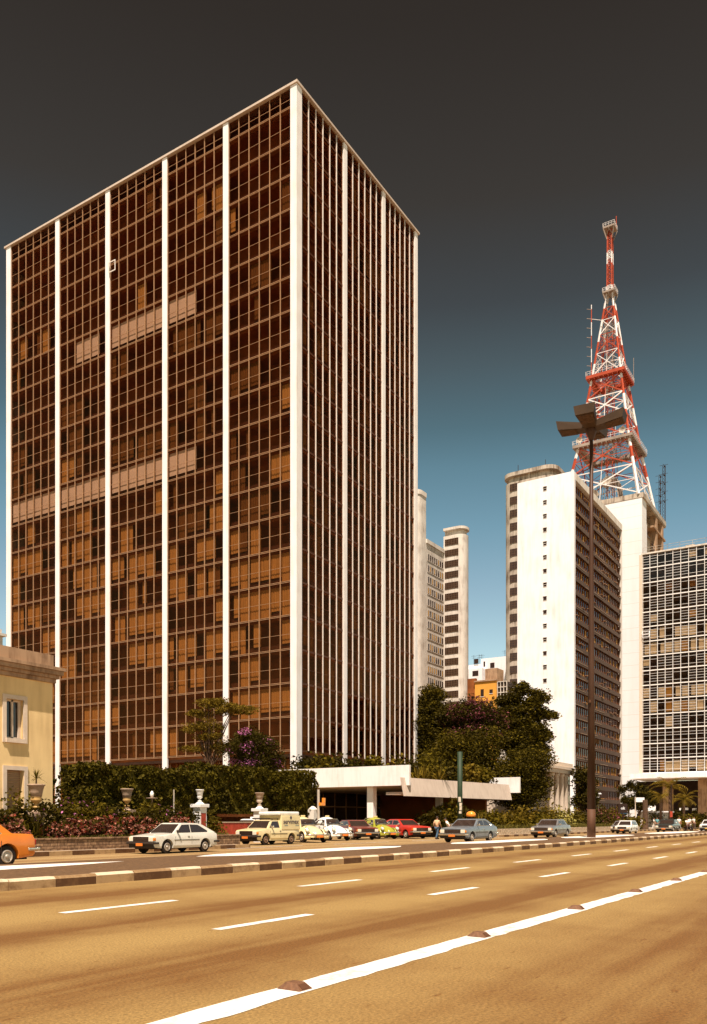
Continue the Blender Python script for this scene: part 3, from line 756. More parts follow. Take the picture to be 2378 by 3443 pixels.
for i in range(nf):
    z1 = zt - 1.9 - i*FHc
    if z1 - FHc < 2: break
    w = MB(); a, b = SU+1.05, u1-.32
    w.box(a, b, SV+.02, SV+.22, z1-FHc+.0, z1-FHc+.95, 0)                    # spandrel
    w.box(a, b, SV+.45, SV+.5, z1-FHc+.951, z1, 1)
    n = 26
    for j in range(n+1):
        s = a+(b-a)*j/n
        w.box(s-.05, s+.05, SV+.30, SV+.449, z1-FHc+.951, z1, 2)
        if j < n:
            q = rr.random()
            if q < .17: w.box(s+.25, s+.45+rr.random()*.5, SV+.35, SV+.44, z1-FHc+1.0, z1-.1-rr.random()*.9, 3)
            elif q < .30:
                h = z1-FHc+1.0+rr.random()*.9; w.box(s, s+1.4, SV-.15, SV+.34, h, h+.07, 4)   # tilted open sashes
            elif q < .40: w.box(s+.1, s+1.2, SV+.34, SV+.44, z1-1.1, z1-.1, 5)
    if rr.random() < .8:
        s = a + rr.random()*20; w.box(s, s+8, SV-.02, SV+.019, z1-FHc+.5, z1-FHc+.6, 4)
    if rr.random() < .7:
        s = a + rr.random()*25; w.box(s, s+6, SV-.02, SV+.019, z1-FHc+.1, z1-FHc+.2, 4)
    w.build('ribbon_window', ['slab_grey' if 'slab_grey' in M else 'brown_stone','brown_glass','interior','curtain','alu','curtain_brown'], sb)
# (d) panelled white block carrying the mast
GU, GV = 217.5, 51.8
zg = zat(1655, GU, GV)
gb = thing('mast_building', 'tall white panelled block below the red and white transmission mast', 'office building', (GU, GV, 0))
m = MB(); m.box(GU, GU+4.6, GV, GV+21, 0, zg-1.2); m.build('panel_wall', 'panel_wall', gb)
m = MB(); m.box(GU+4.601, GU+26, GV+3.0, GV+21, 0, zg-1.2); m.build('body', 'old_white', gb)
m = MB(); m.box(GU-.1, GU+25.5, GV-.4, GV+21.2, zg-1.195, zg); m.box(GU+4.7,GU+25.4,GV-.3,GV+2.9,zg-1.6,zg-1.2); m.build('roof_slab', 'grey_concrete', gb)
m = MB(); 
for a in (GU+14.5, GU+21.5):
    m.box(a, a+1.6, GV-.2, GV+1.4, 30, zg-1.61)
for zz in (zg-5.5, zg-13.5, zg-19): m.box(GU+11, GU+25, GV-.35, GV+2.5, zz, zz+.5)
m.build('service_frame', 'brown_stone', gb)
m = MB(); rr = random.Random(4)
for k in range(16):
    a = GU+11+rr.random()*13; z0 = zg-22+rr.random()*14; m.beam((a,GV,z0),(a+rr.uniform(-.5,.5),GV,z0+rr.uniform(2,6)),.15)
    m.beam((GU+10.5,GV+.2,z0),(GU+14.5,GV+.2,z0+.2),.12)
m.lathe([(1.5,-.2),(1.7,0),(1.5,.2)], GU+18, GV-.6, zg-21, n=16, axis='y')
m.build('pipework', 'dark', gb)
m = MB().box(GU+4.62,GU+5.2,GV+.02,GV+.6,40,zg-6.5); m.build('white_duct', 'white_wall', gb)
# (e) glass block in front, right edge
EU, EV = 178.0, on_u(2160, 178.0)
ze = zat(1862, EU, EV); zb_ = zat(2603, EU, EV)
eb = thing('glazed_office_block', 'wide office block with white window grid raised on columns at the right edge', 'office building', (EU, EV, 0))
V_0 = 22.0
m = MB(); m.box(EU+.7, EU+10.5, V_0, EV-.1, zb_, ze-.6); m.build('body', 'dark', eb)
m = MB(); m.box(EU-2.0, EU+11.5, V_0-1, EV+2.0, zb_-1.0, zb_); m.build('base_slab', 'white_wall', eb)
m = MB(); m.box(EU-.25, EU+10.5, V_0, EV+.15, ze-.3, ze); m.build('roof_edge', 'old_white', eb)
m = MB(); m.box(EU-.3, EU+.5, EV-.05, EV+.55, zb_+.001, ze-.31); m.build('corner_pier', 'cream_trim', eb)
for v in (on_u(2248,EU+4), on_u(2367,EU+4), on_u(2480,EU+4)):
    MB().box(EU+3, EU+4.6, v-.9, v+.9, 0, zb_-1.002).build('column', 'brown_stone', eb)
m = MB().box(EU+12, EU+12.5, V_0, EV+4, 0, zb_-1.01); m.build('lobby_wall', 'dark', eb)
m = MB(); rr = random.Random(31)
nfl = 15; fh = (ze-.3-zb_)/nfl; vw = 1.63*178/195
ncol = int((EV-.05-V_0)/vw)
nopen = 0
opens = []
for f in range(nfl):
    z0 = zb_+f*fh+.002; w = MB(); cu = MB()
    w.box(EU-.12, EU+.05, V_0, EV-.05, z0+.06, z0+.26, 0)
    w.box(EU-.0, EU+.02, V_0, EV-.05, z0+.30, z0+fh, 1)
    lightf = f in (0, 5, 6, 3+5) or f == 9
    big = f in (1,2)
    for j in range(ncol+1):
        v = EV-.05-j*vw; w.box(EU-.14, EU-.001, v-.05, v+.05, z0+.301, z0+fh-.001, 0)
        if j == ncol: break
        vb = v-vw
        lines = [q_*.913 for q_ in ((.85, 1.9, 2.5) if big else ((.95, 2.6) if (j*7+f*3) % 5 in (1,3) else (.95, 1.55, 2.15, 2.7)))]
        for zz in lines: w.box(EU-.05, EU-.002, vb+.071, v-.071, z0+zz, z0+zz+.05, 0)
        q = rr.random()
        pc = {0:.72, 4:.78, 5:.82, 8:.78, 9:.62}.get(f, .07)
        if f == 0 and j < 2: pc = 0
        if q < pc: cu.box(EU+.15, EU+.2, vb+.1+rr.random()*.15, v-.1-(rr.random()*.5 if rr.random()<.3 else 0), z0+.35+rr.random()*.3, z0+fh-.15-rr.random()*.5, rr.choice([2,2,2,2,2,2,2,0]))
        elif rr.random() < .07 and f > 3: opens.append((f, j, v, vb, z0))
        elif rr.random() < .05: cu.box(EU+.15, EU+.2, vb+.1, v-.1, z0+1.2, z0+2.4, rr.choice([0,1,2]))
    o = w.build('window_band', ['frame_white','clear_glass'], eb)
    if cu.f: cu.build('curtain', ['curtain','curtain_brown','blind_pale'], o)
for f, j, v, vb, z0 in opens:
    w = MB(); a, b = z0+1.0, z0+2.2; x0, x1 = EU-.12, EU-.55
    for (za, zb, xa, xb) in ((a, (a+b)/2, x1, x0-.02), ((a+b)/2, b, x1, x0-.02)):
        w.beam((xa,vb+.06,za),(xa,v-.06,za),.10); w.beam((xb,vb+.06,zb),(xb,v-.06,zb),.10); w.beam((xa,vb+.06,za),(xb,vb+.06,zb),.09); w.beam((xa,v-.06,za),(xb,v-.06,zb),.09)
    w.build('open_sash', 'white_wall', eb)
m = MB()
for k in range(12):
    v = EV-k*2.4; m.beam((EU+.6,v,ze),(EU+.6,v,ze+1.3),.05)
m.beam((EU+.6,EV,ze+1.3),(EU+.6,V_0,ze+1.3),.05); m.beam((EU+.6,EV,ze+.8),(EU+.6,V_0,ze+.8),.04)
m.box(EU+3,EU+5,EV-9.5,EV-7.8,ze,ze+1.2); m.box(EU+3,EU+5,EV-22,EV-20.4,ze,ze+1.8)
m.build('roof_rail', 'grey_concrete', eb)
# whip masts between
am = thing('antenna_mast', 'thin dark lattice antenna mast right of the big transmission mast', 'antenna mast', (GU+24, GV-.1, zg))
def whip(par, u, v, z0, z1, w=.35):
    m = MB()
    n = int((z1-z0)/1.0)
    for (a, b) in ((-w,-w),(w,-w),(0,w)): m.beam((u+a,v+b,z0),(u+a,v+b,z1),.08)
    for i in range(n):
        z = z0+i*1.0; c = [(-w,-w),(w,-w),(0,w)]
        for k in range(3): m.beam((u+c[k][0],v+c[k][1],z),(u+c[(k+1)%3][0],v+c[(k+1)%3][1],z+1),.05)
    m.build('lattice', 'dark', par)
    m = MB()
    for i in range(5):
        z = z1 - i*(z1-z0)*.16; m.beam((u-1.1,v,z),(u+1.1,v,z),.07); m.beam((u,v-1.1,z+.1),(u,v+1.1,z+.1),.07); m.lathe([(.22,0),(.3,.15),(.22,.3)],u+1.0,v,z-.1,n=8)
    m.build('dipole_array', 'dark', par)
whip(am, GU+24, GV-.1, zg, zat(1565, GU+24, GV))
am2 = thing('antenna_mast', 'shorter thin antenna mast standing between the big mast and the taller whip mast', 'antenna mast', (GU+20, GV+.1, zg))
whip(am2, GU+20.0, GV+.1, zg, zat(1600, GU+20, GV), .25)

# ---------------------------------------------------------------- transmission mast
TC = (227.0, 62.3)
tv = thing('transmission_mast', 'tall red and white steel lattice transmission mast with platforms on the white block', 'transmission mast', (TC[0], TC[1], zg))
lev = [(zg, 9.6), (99.4, 6.5), (118.0, 3.75), (137.5, 1.15), (141.6, .66), (158.0, .55)]
def half(z):
    for (a, ha), (b, hb) in zip(lev, lev[1:]):
        if z <= b: return ha+(hb-ha)*(z-a)/(b-a)
    return lev[-1][1]
SG = [(-1,-1),(1,-1),(1,1),(-1,1)]
def cpt(s, z): h = half(z); return (TC[0]+s[0]*h, TC[1]+s[1]*h, z)
bands = [zg, 88.5, 93.5, 97, 101.5, 106.5, 111.5, 115.5, 122.5, 128, 134.5, 137.5, 143.5, 149.5, 152.5, 158]
bcol = [0,1,0,1,0,1,0,1,0,1,0,1,0,1,0]
lc = [0,1,0,0,1,0,1,0,1,0,1,0,0,1,0]
colat = lambda z: next((c for a, b, c in zip(bands, bands[1:], [1,1,0,1,0,1,0,1,0,1,0,1,0,1,0]) if z < b), 0)
for s in SG:
    m = MB(); z = zg-.3
    while z < 157.5:
        z2 = min(z+1.5, 158); c = colat((z+z2)/2); w = .55 if z < 99 else .46 if z < 118 else .36 if z < 138 else .22
        p, q = cpt(s, z), cpt(s, z2); m.beam(p, q, w, c); z = z2
    m.build('leg', ['tower_red','tower_white'], tv)
def brace(z0, z1, w, m, mid=False):
    c = colat((z0+z1)/2)
    for k in range(4):
        a, b = SG[k], SG[(k+1)%4]
        m.beam(cpt(a,z0), cpt(b,z1), w, c); m.beam(cpt(b,z0), cpt(a,z1), w, c); m.beam(cpt(a,z1), cpt(b,z1), w*.8, c)
        if mid:
            A0, B0, A1, B1 = map(Vector, (cpt(a,z0), cpt(b,z0), cpt(a,z1), cpt(b,z1))); C = (A0+B0+A1+B1)/4
            for p in ((A0+A1)/2, (B0+B1)/2, (A0+B0)/2, (A1+B1)/2): m.beam(C, p, w*.45, c)
            m.beam((A0+C)/2, (A0+A1)/2, w*.4, c); m.beam((B0+C)/2, (B0+B1)/2, w*.4, c); m.beam((A1+C)/2, (A0+A1)/2, w*.4, c); m.beam((B1+C)/2, (B0+B1)/2, w*.4, c)
m = MB()
for z0, z1, mid in [(zg+.2,91.5,1),(91.5,99,1),(99.8,106.5,1),(106.5,112.3,1),(112.3,117.5,1)]: brace(z0, z1, .26, m, mid)
m.build('bracing', ['tower_red','tower_white'], tv); m = MB()
z = 118.4
while z < 136.5: st = half(z)*1.45+.9; brace(z, min(z+st,137.5), .16, m, half(z) > 2.2); z += st
m.build('bracing', ['tower_red','tower_white'], tv); m = MB()
z = 142
while z < 157.5: brace(z, min(z+1.15,158), .1, m); z += 1.15
m.build('bracing', ['tower_red','tower_white'], tv)
# central lift shaft lattice
m = MB()
z = zg+4
while z < 137:
    c = 0 if int(z/4) % 2 else 2; h = .85
    for s in SG: m.beam((TC[0]+s[0]*h,TC[1]+s[1]*h,z),(TC[0]+s[0]*h,TC[1]+s[1]*h,z+2),.16,c)
    for k in range(4):
        a, b = SG[k], SG[(k+1)%4]; m.beam((TC[0]+a[0]*h,TC[1]+a[1]*h,z),(TC[0]+b[0]*h,TC[1]+b[1]*h,z+2),.1,c); m.beam((TC[0]+a[0]*h,TC[1]+a[1]*h,z+2),(TC[0]+b[0]*h,TC[1]+b[1]*h,z+2),.1,c)
    z += 2
m.build('lift_shaft', ['tower_red','tower_white','tower_grey'], tv)
def platform(z, h, th, c, rail=1.1, hole=True, cr=1):
    m = MB(); u, v = TC; iw = h*.30
    if hole:
        m.box(u-h,u+h,v-h,v-h+iw,z,z+th,c); m.box(u-h,u+h,v+h-iw,v+h,z,z+th,c); m.box(u-h,u-h+iw,v-h+iw+.002,v+h-iw-.002,z,z+th,c); m.box(u+h-iw,u+h,v-h+iw+.002,v+h-iw-.002,z,z+th,c)
        for k in range(int(2*h/1.2)):
            t = -h+.6+k*1.2; m.box(u+t-.08,u+t+.08,v-h+.05,v-h+iw,z-.35,z-.002,c); m.box(u-h+.05,u-h+iw,v+t-.08,v+t+.08,z-.36,z-.003,c); m.box(u+h-iw,u+h-.05,v+t-.08,v+t+.08,z-.36,z-.003,c)
        for k in range(-2,3):
            t = k*h*.28; m.beam((u-h+iw,v+t,z+.1),(u+h-iw,v+t*.3,z+.1),.14,c); m.beam((u+t,v-h+iw,z+.15),(u+t*.3,v+h-iw,z+.15),.14,c)
    else: m.box(u-h,u+h,v-h,v+h,z,z+th,c)
    p = m.build('platform', ['tower_red','tower_white','tower_grey'], tv)
    r = MB(); n = max(4, int(2*h/1.1))
    for k in range(4):
        a, b = SG[k], SG[(k+1)%4]; A = Vector((u+a[0]*h,v+a[1]*h,z+th)); B = Vector((u+b[0]*h,v+b[1]*h,z+th))
        for hh in (.5, 1.0): r.beam(A+Vector((0,0,hh*rail)), B+Vector((0,0,hh*rail)), .055, cr)
        for j in range(n): q = A.lerp(B, j/n); r.beam(q, q+Vector((0,0,rail)), .055, cr)
    r.build('railing', ['tower_red','tower_white','tower_grey'], p)
platform(99.0, 7.7, .7, 2); platform(117.6, 5.0, .8, 0, cr=1); platform(141.0, 1.6, .45, 2, rail=.9, hole=False); platform(158.1, 1.5, .45, 2, rail=.9, hole=False)
m = MB()
# brackets under the small platforms
for z, h in ((141.0,1.6),(158.1,1.5)):
    for s in SG: m.beam((TC[0]+s[0]*.7,TC[1]+s[1]*.7,z-2.6),(TC[0]+s[0]*h*.95,TC[1]+s[1]*h*.95,z-.01),.22,2); m.beam((TC[0]+s[0]*.7,TC[1]-s[1]*.7,z-1.4),(TC[0]+s[0]*h*.95,TC[1]+s[1]*h*.1,z-.01),.16,2)
m.build('bracket', ['tower_red','tower_white','tower_grey'], tv)
m = MB().tube([(TC[0]+1.2,TC[1]-1.3,158.5),(TC[0]+1.2,TC[1]-1.3,162)],.1,6); m.build('spike', 'tower_red', tv)
def yagi(u, v, z0, z1, nm='whip_aerial'):
    m = MB(); z = z0; k = 0
    while z < z1: m.beam((u,v,z),(u,v,min(z+3.5,z1)),.17,1 if k % 2 else 0); z += 3.5; k += 1
    for i in range(7): zz = z0+(i+1)*(z1-z0)/7.5; m.beam((u,v,zz),(u-.9,v+1.0,zz),.1,2)
    m.beam((u,v,z0+(z1-z0)*.8),(u+2.4,v-2.6,z0+(z1-z0)*.8),.09,1)
    m.build(nm, ['tower_red','tower_white','tower_grey'], tv)
yagi(TC[0]-4.6, TC[1]+3.6, 118.4, 137)
m = MB(); m.beam((TC[0]+4.9,TC[1]-4.9,118),(TC[0]+4.9,TC[1]-4.9,125),.1,2); m.build('whip_aerial', ['tower_red','tower_white','tower_grey'], tv)
for (du, dv, z, r) in ((-7.0,6.0,100.9,.85),(-6.6,-5.0,101.1,.85),(-5,3,86.5,1.5),(-6.2,-1,89,1.2)):
    m = MB(); m.lathe([(.05,0),(r*.6,-.15),(r,-.5),(r*.97,-.5),(.05,-.02)],0,0,0,n=16); m.v = [(TC[0]+du+z_*.9, TC[1]+dv+y_, z+x_) for (x_,y_,z_) in m.v]
    m.beam((TC[0]+du,TC[1]+dv,z),(TC[0]+du,TC[1]+dv,z-1.4),.16); m.build('dish_antenna', 'grey_concrete', tv)
# equipment deck low inside
m = MB(); u, v = TC
m.box(u-3.4,u+3,v-3,v+3,zg+1.5,zg+2.0,0); m.box(u-2.6,u+2.4,v-2.2,v+2.2,zg+7.6,zg+7.9,1)
for k in range(10): a = -3+k*.66; m.beam((u-3.3,v+a,zg+2),(u-2.5,v+a*.8,zg+7.6),.12,2); m.beam((u+a,v-3,zg+2),(u+a,v-2.2,zg+7.6),.12,2)
m.build('equipment_deck', ['tower_red','tower_white','tower_grey'], tv)

# ---------------------------------------------------------------- small buildings between the towers
D = 150.0
ou, ov = at(1668, D)
ob = thing('orange_house', 'small orange rendered building between the two pale towers', 'apartment house', (ou, ov, 0))
v0 = on_u(1668, ou); v1 = on_u(1597, ou); zt = zat(2288, ou, v0)
m = MB(); m.box(ou, ou+7, v0, v1, 0, zt); m.build('wall', 'orange_wall', ob)
m = MB(); m.box(ou+.3, ou+1, v1+.002, v1+1.6, 0, zt+.8); m.build('dark_side', 'interior', ob)
m = MB(); vm = on_u(1640, ou); m.box(ou+1, ou+4, vm-1.4, vm+.9, zt+.002, zt+2.4); m.box(ou-.2,ou+5,v0-.1,v1+.1,zt+.001,zt+.25); m.build('roof_tank', 'brown_stone', ob)
for x, y in ((1652,2325),(1652,2364),(1622,2330)):
    vc = on_u(x, ou); zc = zat(y, ou, vc); b = 1 if x == 1622 else 0
    MB().box(ou-.05,ou+.05,vc-.3,vc+.3,zc-.35-b*.3,zc+.35+b*.3,0).box(ou-.08,ou-.051,vc-.35,vc+.35,zc-.42-b*.3,zc-.35-b*.3,1).build('window', ['dark','white_wall'], ob)
D = 262.0
wu, wv = at(1716, D)
wb = thing('white_apartment_house', 'white stepped apartment house with roof aerials behind the orange building', 'apartment house', (wu, wv, 0))
v0 = on_u(1716, wu); v1 = on_u(1583, wu); vm = on_u(1618, wu); zt = zat(2205, wu, v0); zt2 = zat(2225, wu, v1)
m = MB(); m.box(wu, wu+12, v0, vm, 0, zt); m.box(wu+.2, wu+12, vm+.002, v1+2, 0, zt2-1.0); m.box(wu-2.5,wu-.01,vm-1.5,v1+2,0,zat(2255,wu,v1)); m.build('wall', 'white_wall', wb)
for x, y, w_ in ((1602,2224,1.3),(1656,2237,1.3),(1629,2233,.5),(1672,2264,.5),(1610,2268,1.8),(1650,2270,1.8)):
    vc = on_u(x, wu); zc = zat(y, wu, vc); d = -2.56 if x in (1610,) else -.05
    MB().box(wu+d,wu+d+.06,vc-w_*.55,vc+w_*.55,zc-.8,zc+.8).build('window', 'dark', wb)
m = MB(); rr = random.Random(8)
for x in (1585,1603,1612,1690): v = on_u(x,wu); z = zt2 if x < 1620 else zt; m.beam((wu+2,v,z-1),(wu+2,v,z+2.4),.08); m.beam((wu+2,v-.9,z+2),(wu+2,v+.9,z+2.1),.06); m.beam((wu+2,v-.7,z+1.4),(wu+2,v+.7,z+1.5),.05)
m.build('aerial', 'dark', wb)
# glazed stair beside
D = 140.0; gu, gv = at(1704, D)
gs = thing('glazed_annex', 'small grey gridded annex to the right of the orange building', 'annex', (gu, gv, 0))
v0 = on_u(1704, gu); v1 = on_u(1673, gu)
MB().box(gu,gu+2.6,v0,v1,0,zat(2345,gu,v0)).build('base','old_white',gs)
m = MB(); z0 = zat(2345,gu,v0); z1 = zat(2290,gu,v0); m.box(gu+.2,gu+2.4,v0,v1,z0,z1,1)
for k in range(4): z = z0+(z1-z0)*k/3; m.box(gu,gu+.19,v0,v1,z-.06,z+.06,0)
for k in range(4): v = v0+(v1-v0)*k/3; m.box(gu-.02,gu+.19,v-.05,v+.05,z0,z1,0)
m.build('glazing',['old_white','brown_glass'],gs)

# ---------------------------------------------------------------- porticoed mansion
PU, PV = 118.0, 37.6
mn = thing('classical_mansion', 'old cream mansion with tall columned portico behind the trees', 'mansion', (PU, PV, 0))
p0 = on_v(1795, PV); zt = zat(2575, PU, PV); zc = zat(2593, PU, PV)
m = MB(); m.box(p0, PU+.35, PV-.35, PV+12, zc, zc+.35); m.box(p0, PU+.15, PV-.15, PV+12, zc-.55, zc-.002); m.box(p0, PU, PV+.0, PV+.6, zc+.352, zt+.2)
m.build('entablature', 'cream_trim', mn)
m = MB(); m.box(p0, PU-.01, PV+2.2, PV+12, 0, zc-.56); m.box(PU-1.9, PU-.3, PV+.3, PV+2.19, 0, zc-.565); m.build('wall', 'cream_trim', mn)
for x in (1855, 1873, 1889, 1903):
    u = on_v(x, PV+.4)
    MB().lathe([(.48,0),(.48,.2),(.38,.3),(.36,2.5),(.31,zc-1.0),(.42,zc-.85),(.45,zc-.56)], u, PV+.4, 0, n=16).build('column', 'cream_trim', mn, smooth=True)
m = MB(); u = PU-1.1
m.box(u-.35,u+.35,PV+.24,PV+.299,zat(2640,u,PV),zat(2612,u,PV),0); m.box(u-.35,u+.35,PV+.24,PV+.299,1.6,zat(2675,u,PV),0); m.build('window', 'black_glass', mn)
# ---------------------------------------------------------------- vegetation helpers
def blob(x, y, D, rx, rz, ry=None):
    """leaf mass centred on pixel (x,y) at depth D, radii in pixels"""
    u, v = at(x, D); s = D/F
    return (u, v, EYE + (HY-y)*s, rx*s, (ry or rx)*s, rz*s)
def tree(name, label, base, blobs, nclump, nleaf, size, spread, mats, seed, trunk=.22, limbs=8, group='trees between the towers', cat='tree', shell=.45, flowers=None, flat=.6, fork=.45, lean=(0,0)):
    t = thing(name, label, cat, (base[0], base[1], base[2] if len(base) > 2 else 0), group=group)
    bx, by = base[0], base[1]; bz = base[2] if len(base) > 2 else 0
    rg = random.Random(seed)
    P, C = clumps(blobs, nclump, nleaf, spread, seed, shell, flat)
    B = np.array(blobs); cz = (B[:,2]*B[:,3]).sum()/B[:,3].sum()
    fz = bz + (cz-bz)*fork
    m = MB(); f = Vector((bx+lean[0], by+lean[1], fz))
    m.tube([(bx,by,bz-.2),(bx+lean[0]*.3,by+lean[1]*.3,bz+(fz-bz)*.4),f], [trunk*1.25,trunk,trunk*.8], 9)
    tg = [Vector(b[:3]) for b in blobs] + [Vector(C[i]) for i in np.random.default_rng(seed).choice(len(C), min(limbs, len(C)), replace=False)]
    for q in tg:
        md = f.lerp(q, .5) + Vector((rg.uniform(-.3,.3), rg.uniform(-.3,.3), (q.z-f.z)*.12))
        m.tube([f+Vector((0,0,-.2)), md, q], [trunk*.5, trunk*.3, trunk*.08], 6)
    shade_auto(m.build('trunk', 'bark', t), 60)
    if not isinstance(mats, (list, tuple)): mats = [mats]
    mi = None
    if flowers:
        rgn = np.random.default_rng(seed+5); mi = np.zeros(len(P), dtype=int)
        k = len(P)//len(C); fc = (C[:,2]-C[:,2].min())/(np.ptp(C[:,2])+1e-6)
        sel = rgn.random(len(C)) < flowers*(.25+1.3*fc); mi = np.repeat(sel.astype(int), k)
        mi = np.where(rgn.random(len(P)) < .25, 0, mi)
    elif len(mats) > 1:
        rgn = np.random.default_rng(seed+5); k = len(P)//len(C); mi = np.repeat((rgn.random(len(C)) < .42).astype(int), k); mi = np.where(rgn.random(len(P)) < .2, 1-mi, mi)
    leaf_mesh('crown', P, size, mats, seed, t, mi=mi)
    return t
def shrub(label, x, D, y0, y1, wpx, mats, seed, n=900, size=.11, name='shrub', cat='shrub', group=None, flowers=0, spread=.14, z0=.45, depthr=None):
    """bush whose top is at pixel row y0 and foot at height z0"""
    u, v = at(x, D); s = D/F; zt = EYE+(HY-y0)*s; r = wpx*s/2
    t = thing(name, label, cat, (u, v, z0), group=group)
    h = max(zt-z0, .3); rd = depthr or r*.8
    bl = [(u, v, z0+h*.5, r, rd, h*.52), (u-r*.4, v+.1, z0+h*.35, r*.7, rd*.7, h*.4), (u+r*.45, v, z0+h*.4, r*.6, rd*.7, h*.42)]
    P, C = clumps(bl, max(14, n//28), n, spread, seed, .35, .8)
    P = P[P[:,2] > z0-.05]
    rg = np.random.default_rng(seed); mi = None
    if flowers: mi = (rg.random(len(P)) < flowers).astype(int)
    if not isinstance(mats, (list, tuple)): mats = [mats]
    elif len(mats) > 1 and not flowers: mi = rg.integers(0, len(mats), len(P))
    m = MB()
    for k in range(7):
        c = C[k % len(C)]; m.tube([(u,v,z0-.1),(u+(c[0]-u)*.4,v+(c[1]-v)*.4,z0+(c[2]-z0)*.6),tuple(c)],[.03,.02,.008],5)
    m.build('stem', 'bark', t)
    leaf_mesh('foliage', P, size, mats, seed, t, mi=mi, aspect=.6)
    return t
def spiky(label, u, v, z0, L, n, seed, m_='leaf_mid', name='agave', cat='agave', group=None, w=.06, up=.5, trunk=0):
    t = thing(name, label, cat, (u, v, z0), group=group); rg = random.Random(seed)
    mb = MB(); zc = z0+trunk
    for i in range(n):
        a = 2*math.pi*i/n*2.4 + rg.random()*.6; e = rg.uniform(up-.45, 1.45); l = L*rg.uniform(.7,1.1)
        d = Vector((math.cos(a)*math.cos(e), math.sin(a)*math.cos(e), math.sin(e))); sd = Vector((-math.sin(a), math.cos(a), 0))
        p0 = Vector((u,v,zc)); p1 = p0+d*l*.55; p2 = p0+d*l+Vector((0,0,-.22*l*math.cos(e)))
        mb.add([p0-sd*w*.4,p0+sd*w*.4,p1+sd*w*.5,p1-sd*w*.5,p2], [(0,1,2,3),(3,2,4)], 0)
    mb.build('leaf_rosette', m_, t)
    if trunk: MB().tube([(u,v,z0),(u,v,zc)],[.035,.03],7).build('stem','bark',t)
    return t

# ---------------------------------------------------------------- clipped hedge
def hedge(name, label, boxes, n, seed, group=None):
    b0 = boxes[0]; t = thing(name, label, 'hedge', (b0[0], b0[2], 0), group=group)
    m = MB(); pts = []; rg = np.random.default_rng(seed)
    tot = sum((b[1]-b[0])*(b[5]-b[4]) + (b[3]-b[2])*(b[5]-b[4]) + (b[1]-b[0])*(b[3]-b[2])*.6 for b in boxes)
    for (x0,x1,y0,y1,z0,z1) in boxes:
        m.box(x0+.16,x1-.16,y0+.16,y1-.16,z0,z1-.16)
        for fc, area in ((0,(x1-x0)*(z1-z0)),(1,(y1-y0)*(z1-z0)),(2,(x1-x0)*(y1-y0)*.6),(3,(y1-y0)*(z1-z0)*.4)):
            k = int(n*area/tot); a = rg.random(k); b = rg.random(k); d = rg.normal(size=k)*.05+.03
            # lumpy surface
            if fc == 0: p = np.stack([x0+a*(x1-x0), y0+d, z0+b*(z1-z0)],1)
            elif fc == 1: p = np.stack([x0+d, y0+a*(y1-y0), z0+b*(z1-z0)],1)
            elif fc == 3: p = np.stack([x1-d, y0+a*(y1-y0), z0+b*(z1-z0)],1)
            else: p = np.stack([x0+a*(x1-x0), y0+b*(y1-y0), z1-d],1)
            lump = .12*np.sin(p[:,0]*2.1+p[:,2]*1.7)+.09*np.sin(p[:,0]*5.3+p[:,2]*4.1+p[:,1]*3)+.07*np.sin(p[:,2]*7.7-p[:,0]*3.3)
            if fc == 0: p[:,1] -= lump
            elif fc == 1: p[:,0] -= lump
            elif fc == 3: p[:,0] += lump
            else: p[:,2] += lump*.7
            pts.append(p)
    m.build('core', 'leaf_hedge', t)
    leaf_mesh('foliage', np.concatenate(pts), .17, 'leaf_hedge', seed, t, aspect=.75, droop=1)
HGV = 34.0
hA, hB, hC, hD = on_v(285,HGV), on_v(690,HGV), on_v(985,HGV-.4), on_v(1062,HGV-.4)
zA = zat(2572, hA, HGV)
hedge('clipped_hedge', 'long tall clipped green hedge in front of the glass tower', [
    (hA, hB+1.0, HGV, HGV+2.0, .1, zA+.05), (hB+1.01, hC+.5, HGV+1.2, HGV+2.8, 1.75, zat(2596,hC,HGV+1.2)+.08), (hC, hD, HGV-.4, HGV+1.19, 1.35, zat(2597,hD,HGV-.4))], 26000, 3)
hedge('clipped_hedge', 'lower clipped hedge between the yellow house and the tall hedge', [(on_v(172,37), hA+.4, 37, 38.5, .1, zat(2612,hA-2,37))], 9000, 4)
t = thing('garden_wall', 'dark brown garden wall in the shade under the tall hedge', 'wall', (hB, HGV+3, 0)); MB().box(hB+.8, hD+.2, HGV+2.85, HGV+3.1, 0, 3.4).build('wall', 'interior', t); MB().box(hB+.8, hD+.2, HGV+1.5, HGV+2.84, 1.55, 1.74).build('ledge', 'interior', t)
# ---------------------------------------------------------------- planter bed on the left
pl = thing('planter_bed', 'raised planting bed with rubble stone wall behind the kerb, left side', 'planter', (27, 27.0, 0))
pe = on_v(797, 27.2)
m = MB(); m.box(10, pe, 27.0, 27.35, .0, .58); m.box(pe-.35, pe, 27.351, 31.5, 0, .58); m.build('stone_wall', 'rubble', pl)
m = MB(); m.box(10, pe-.351, 27.36, 33.9, 0, .5); m.build('soil', 'soil', pl)
m = MB(); m.box(10,pe+.02,26.97,27.38,.581,.63); m.box(pe-.38,pe+.02,27.385,31.5,.581,.63); m.build('coping', 'rubble', pl)
PLD = lambda x, v: v/(FV-FU*kx(x))
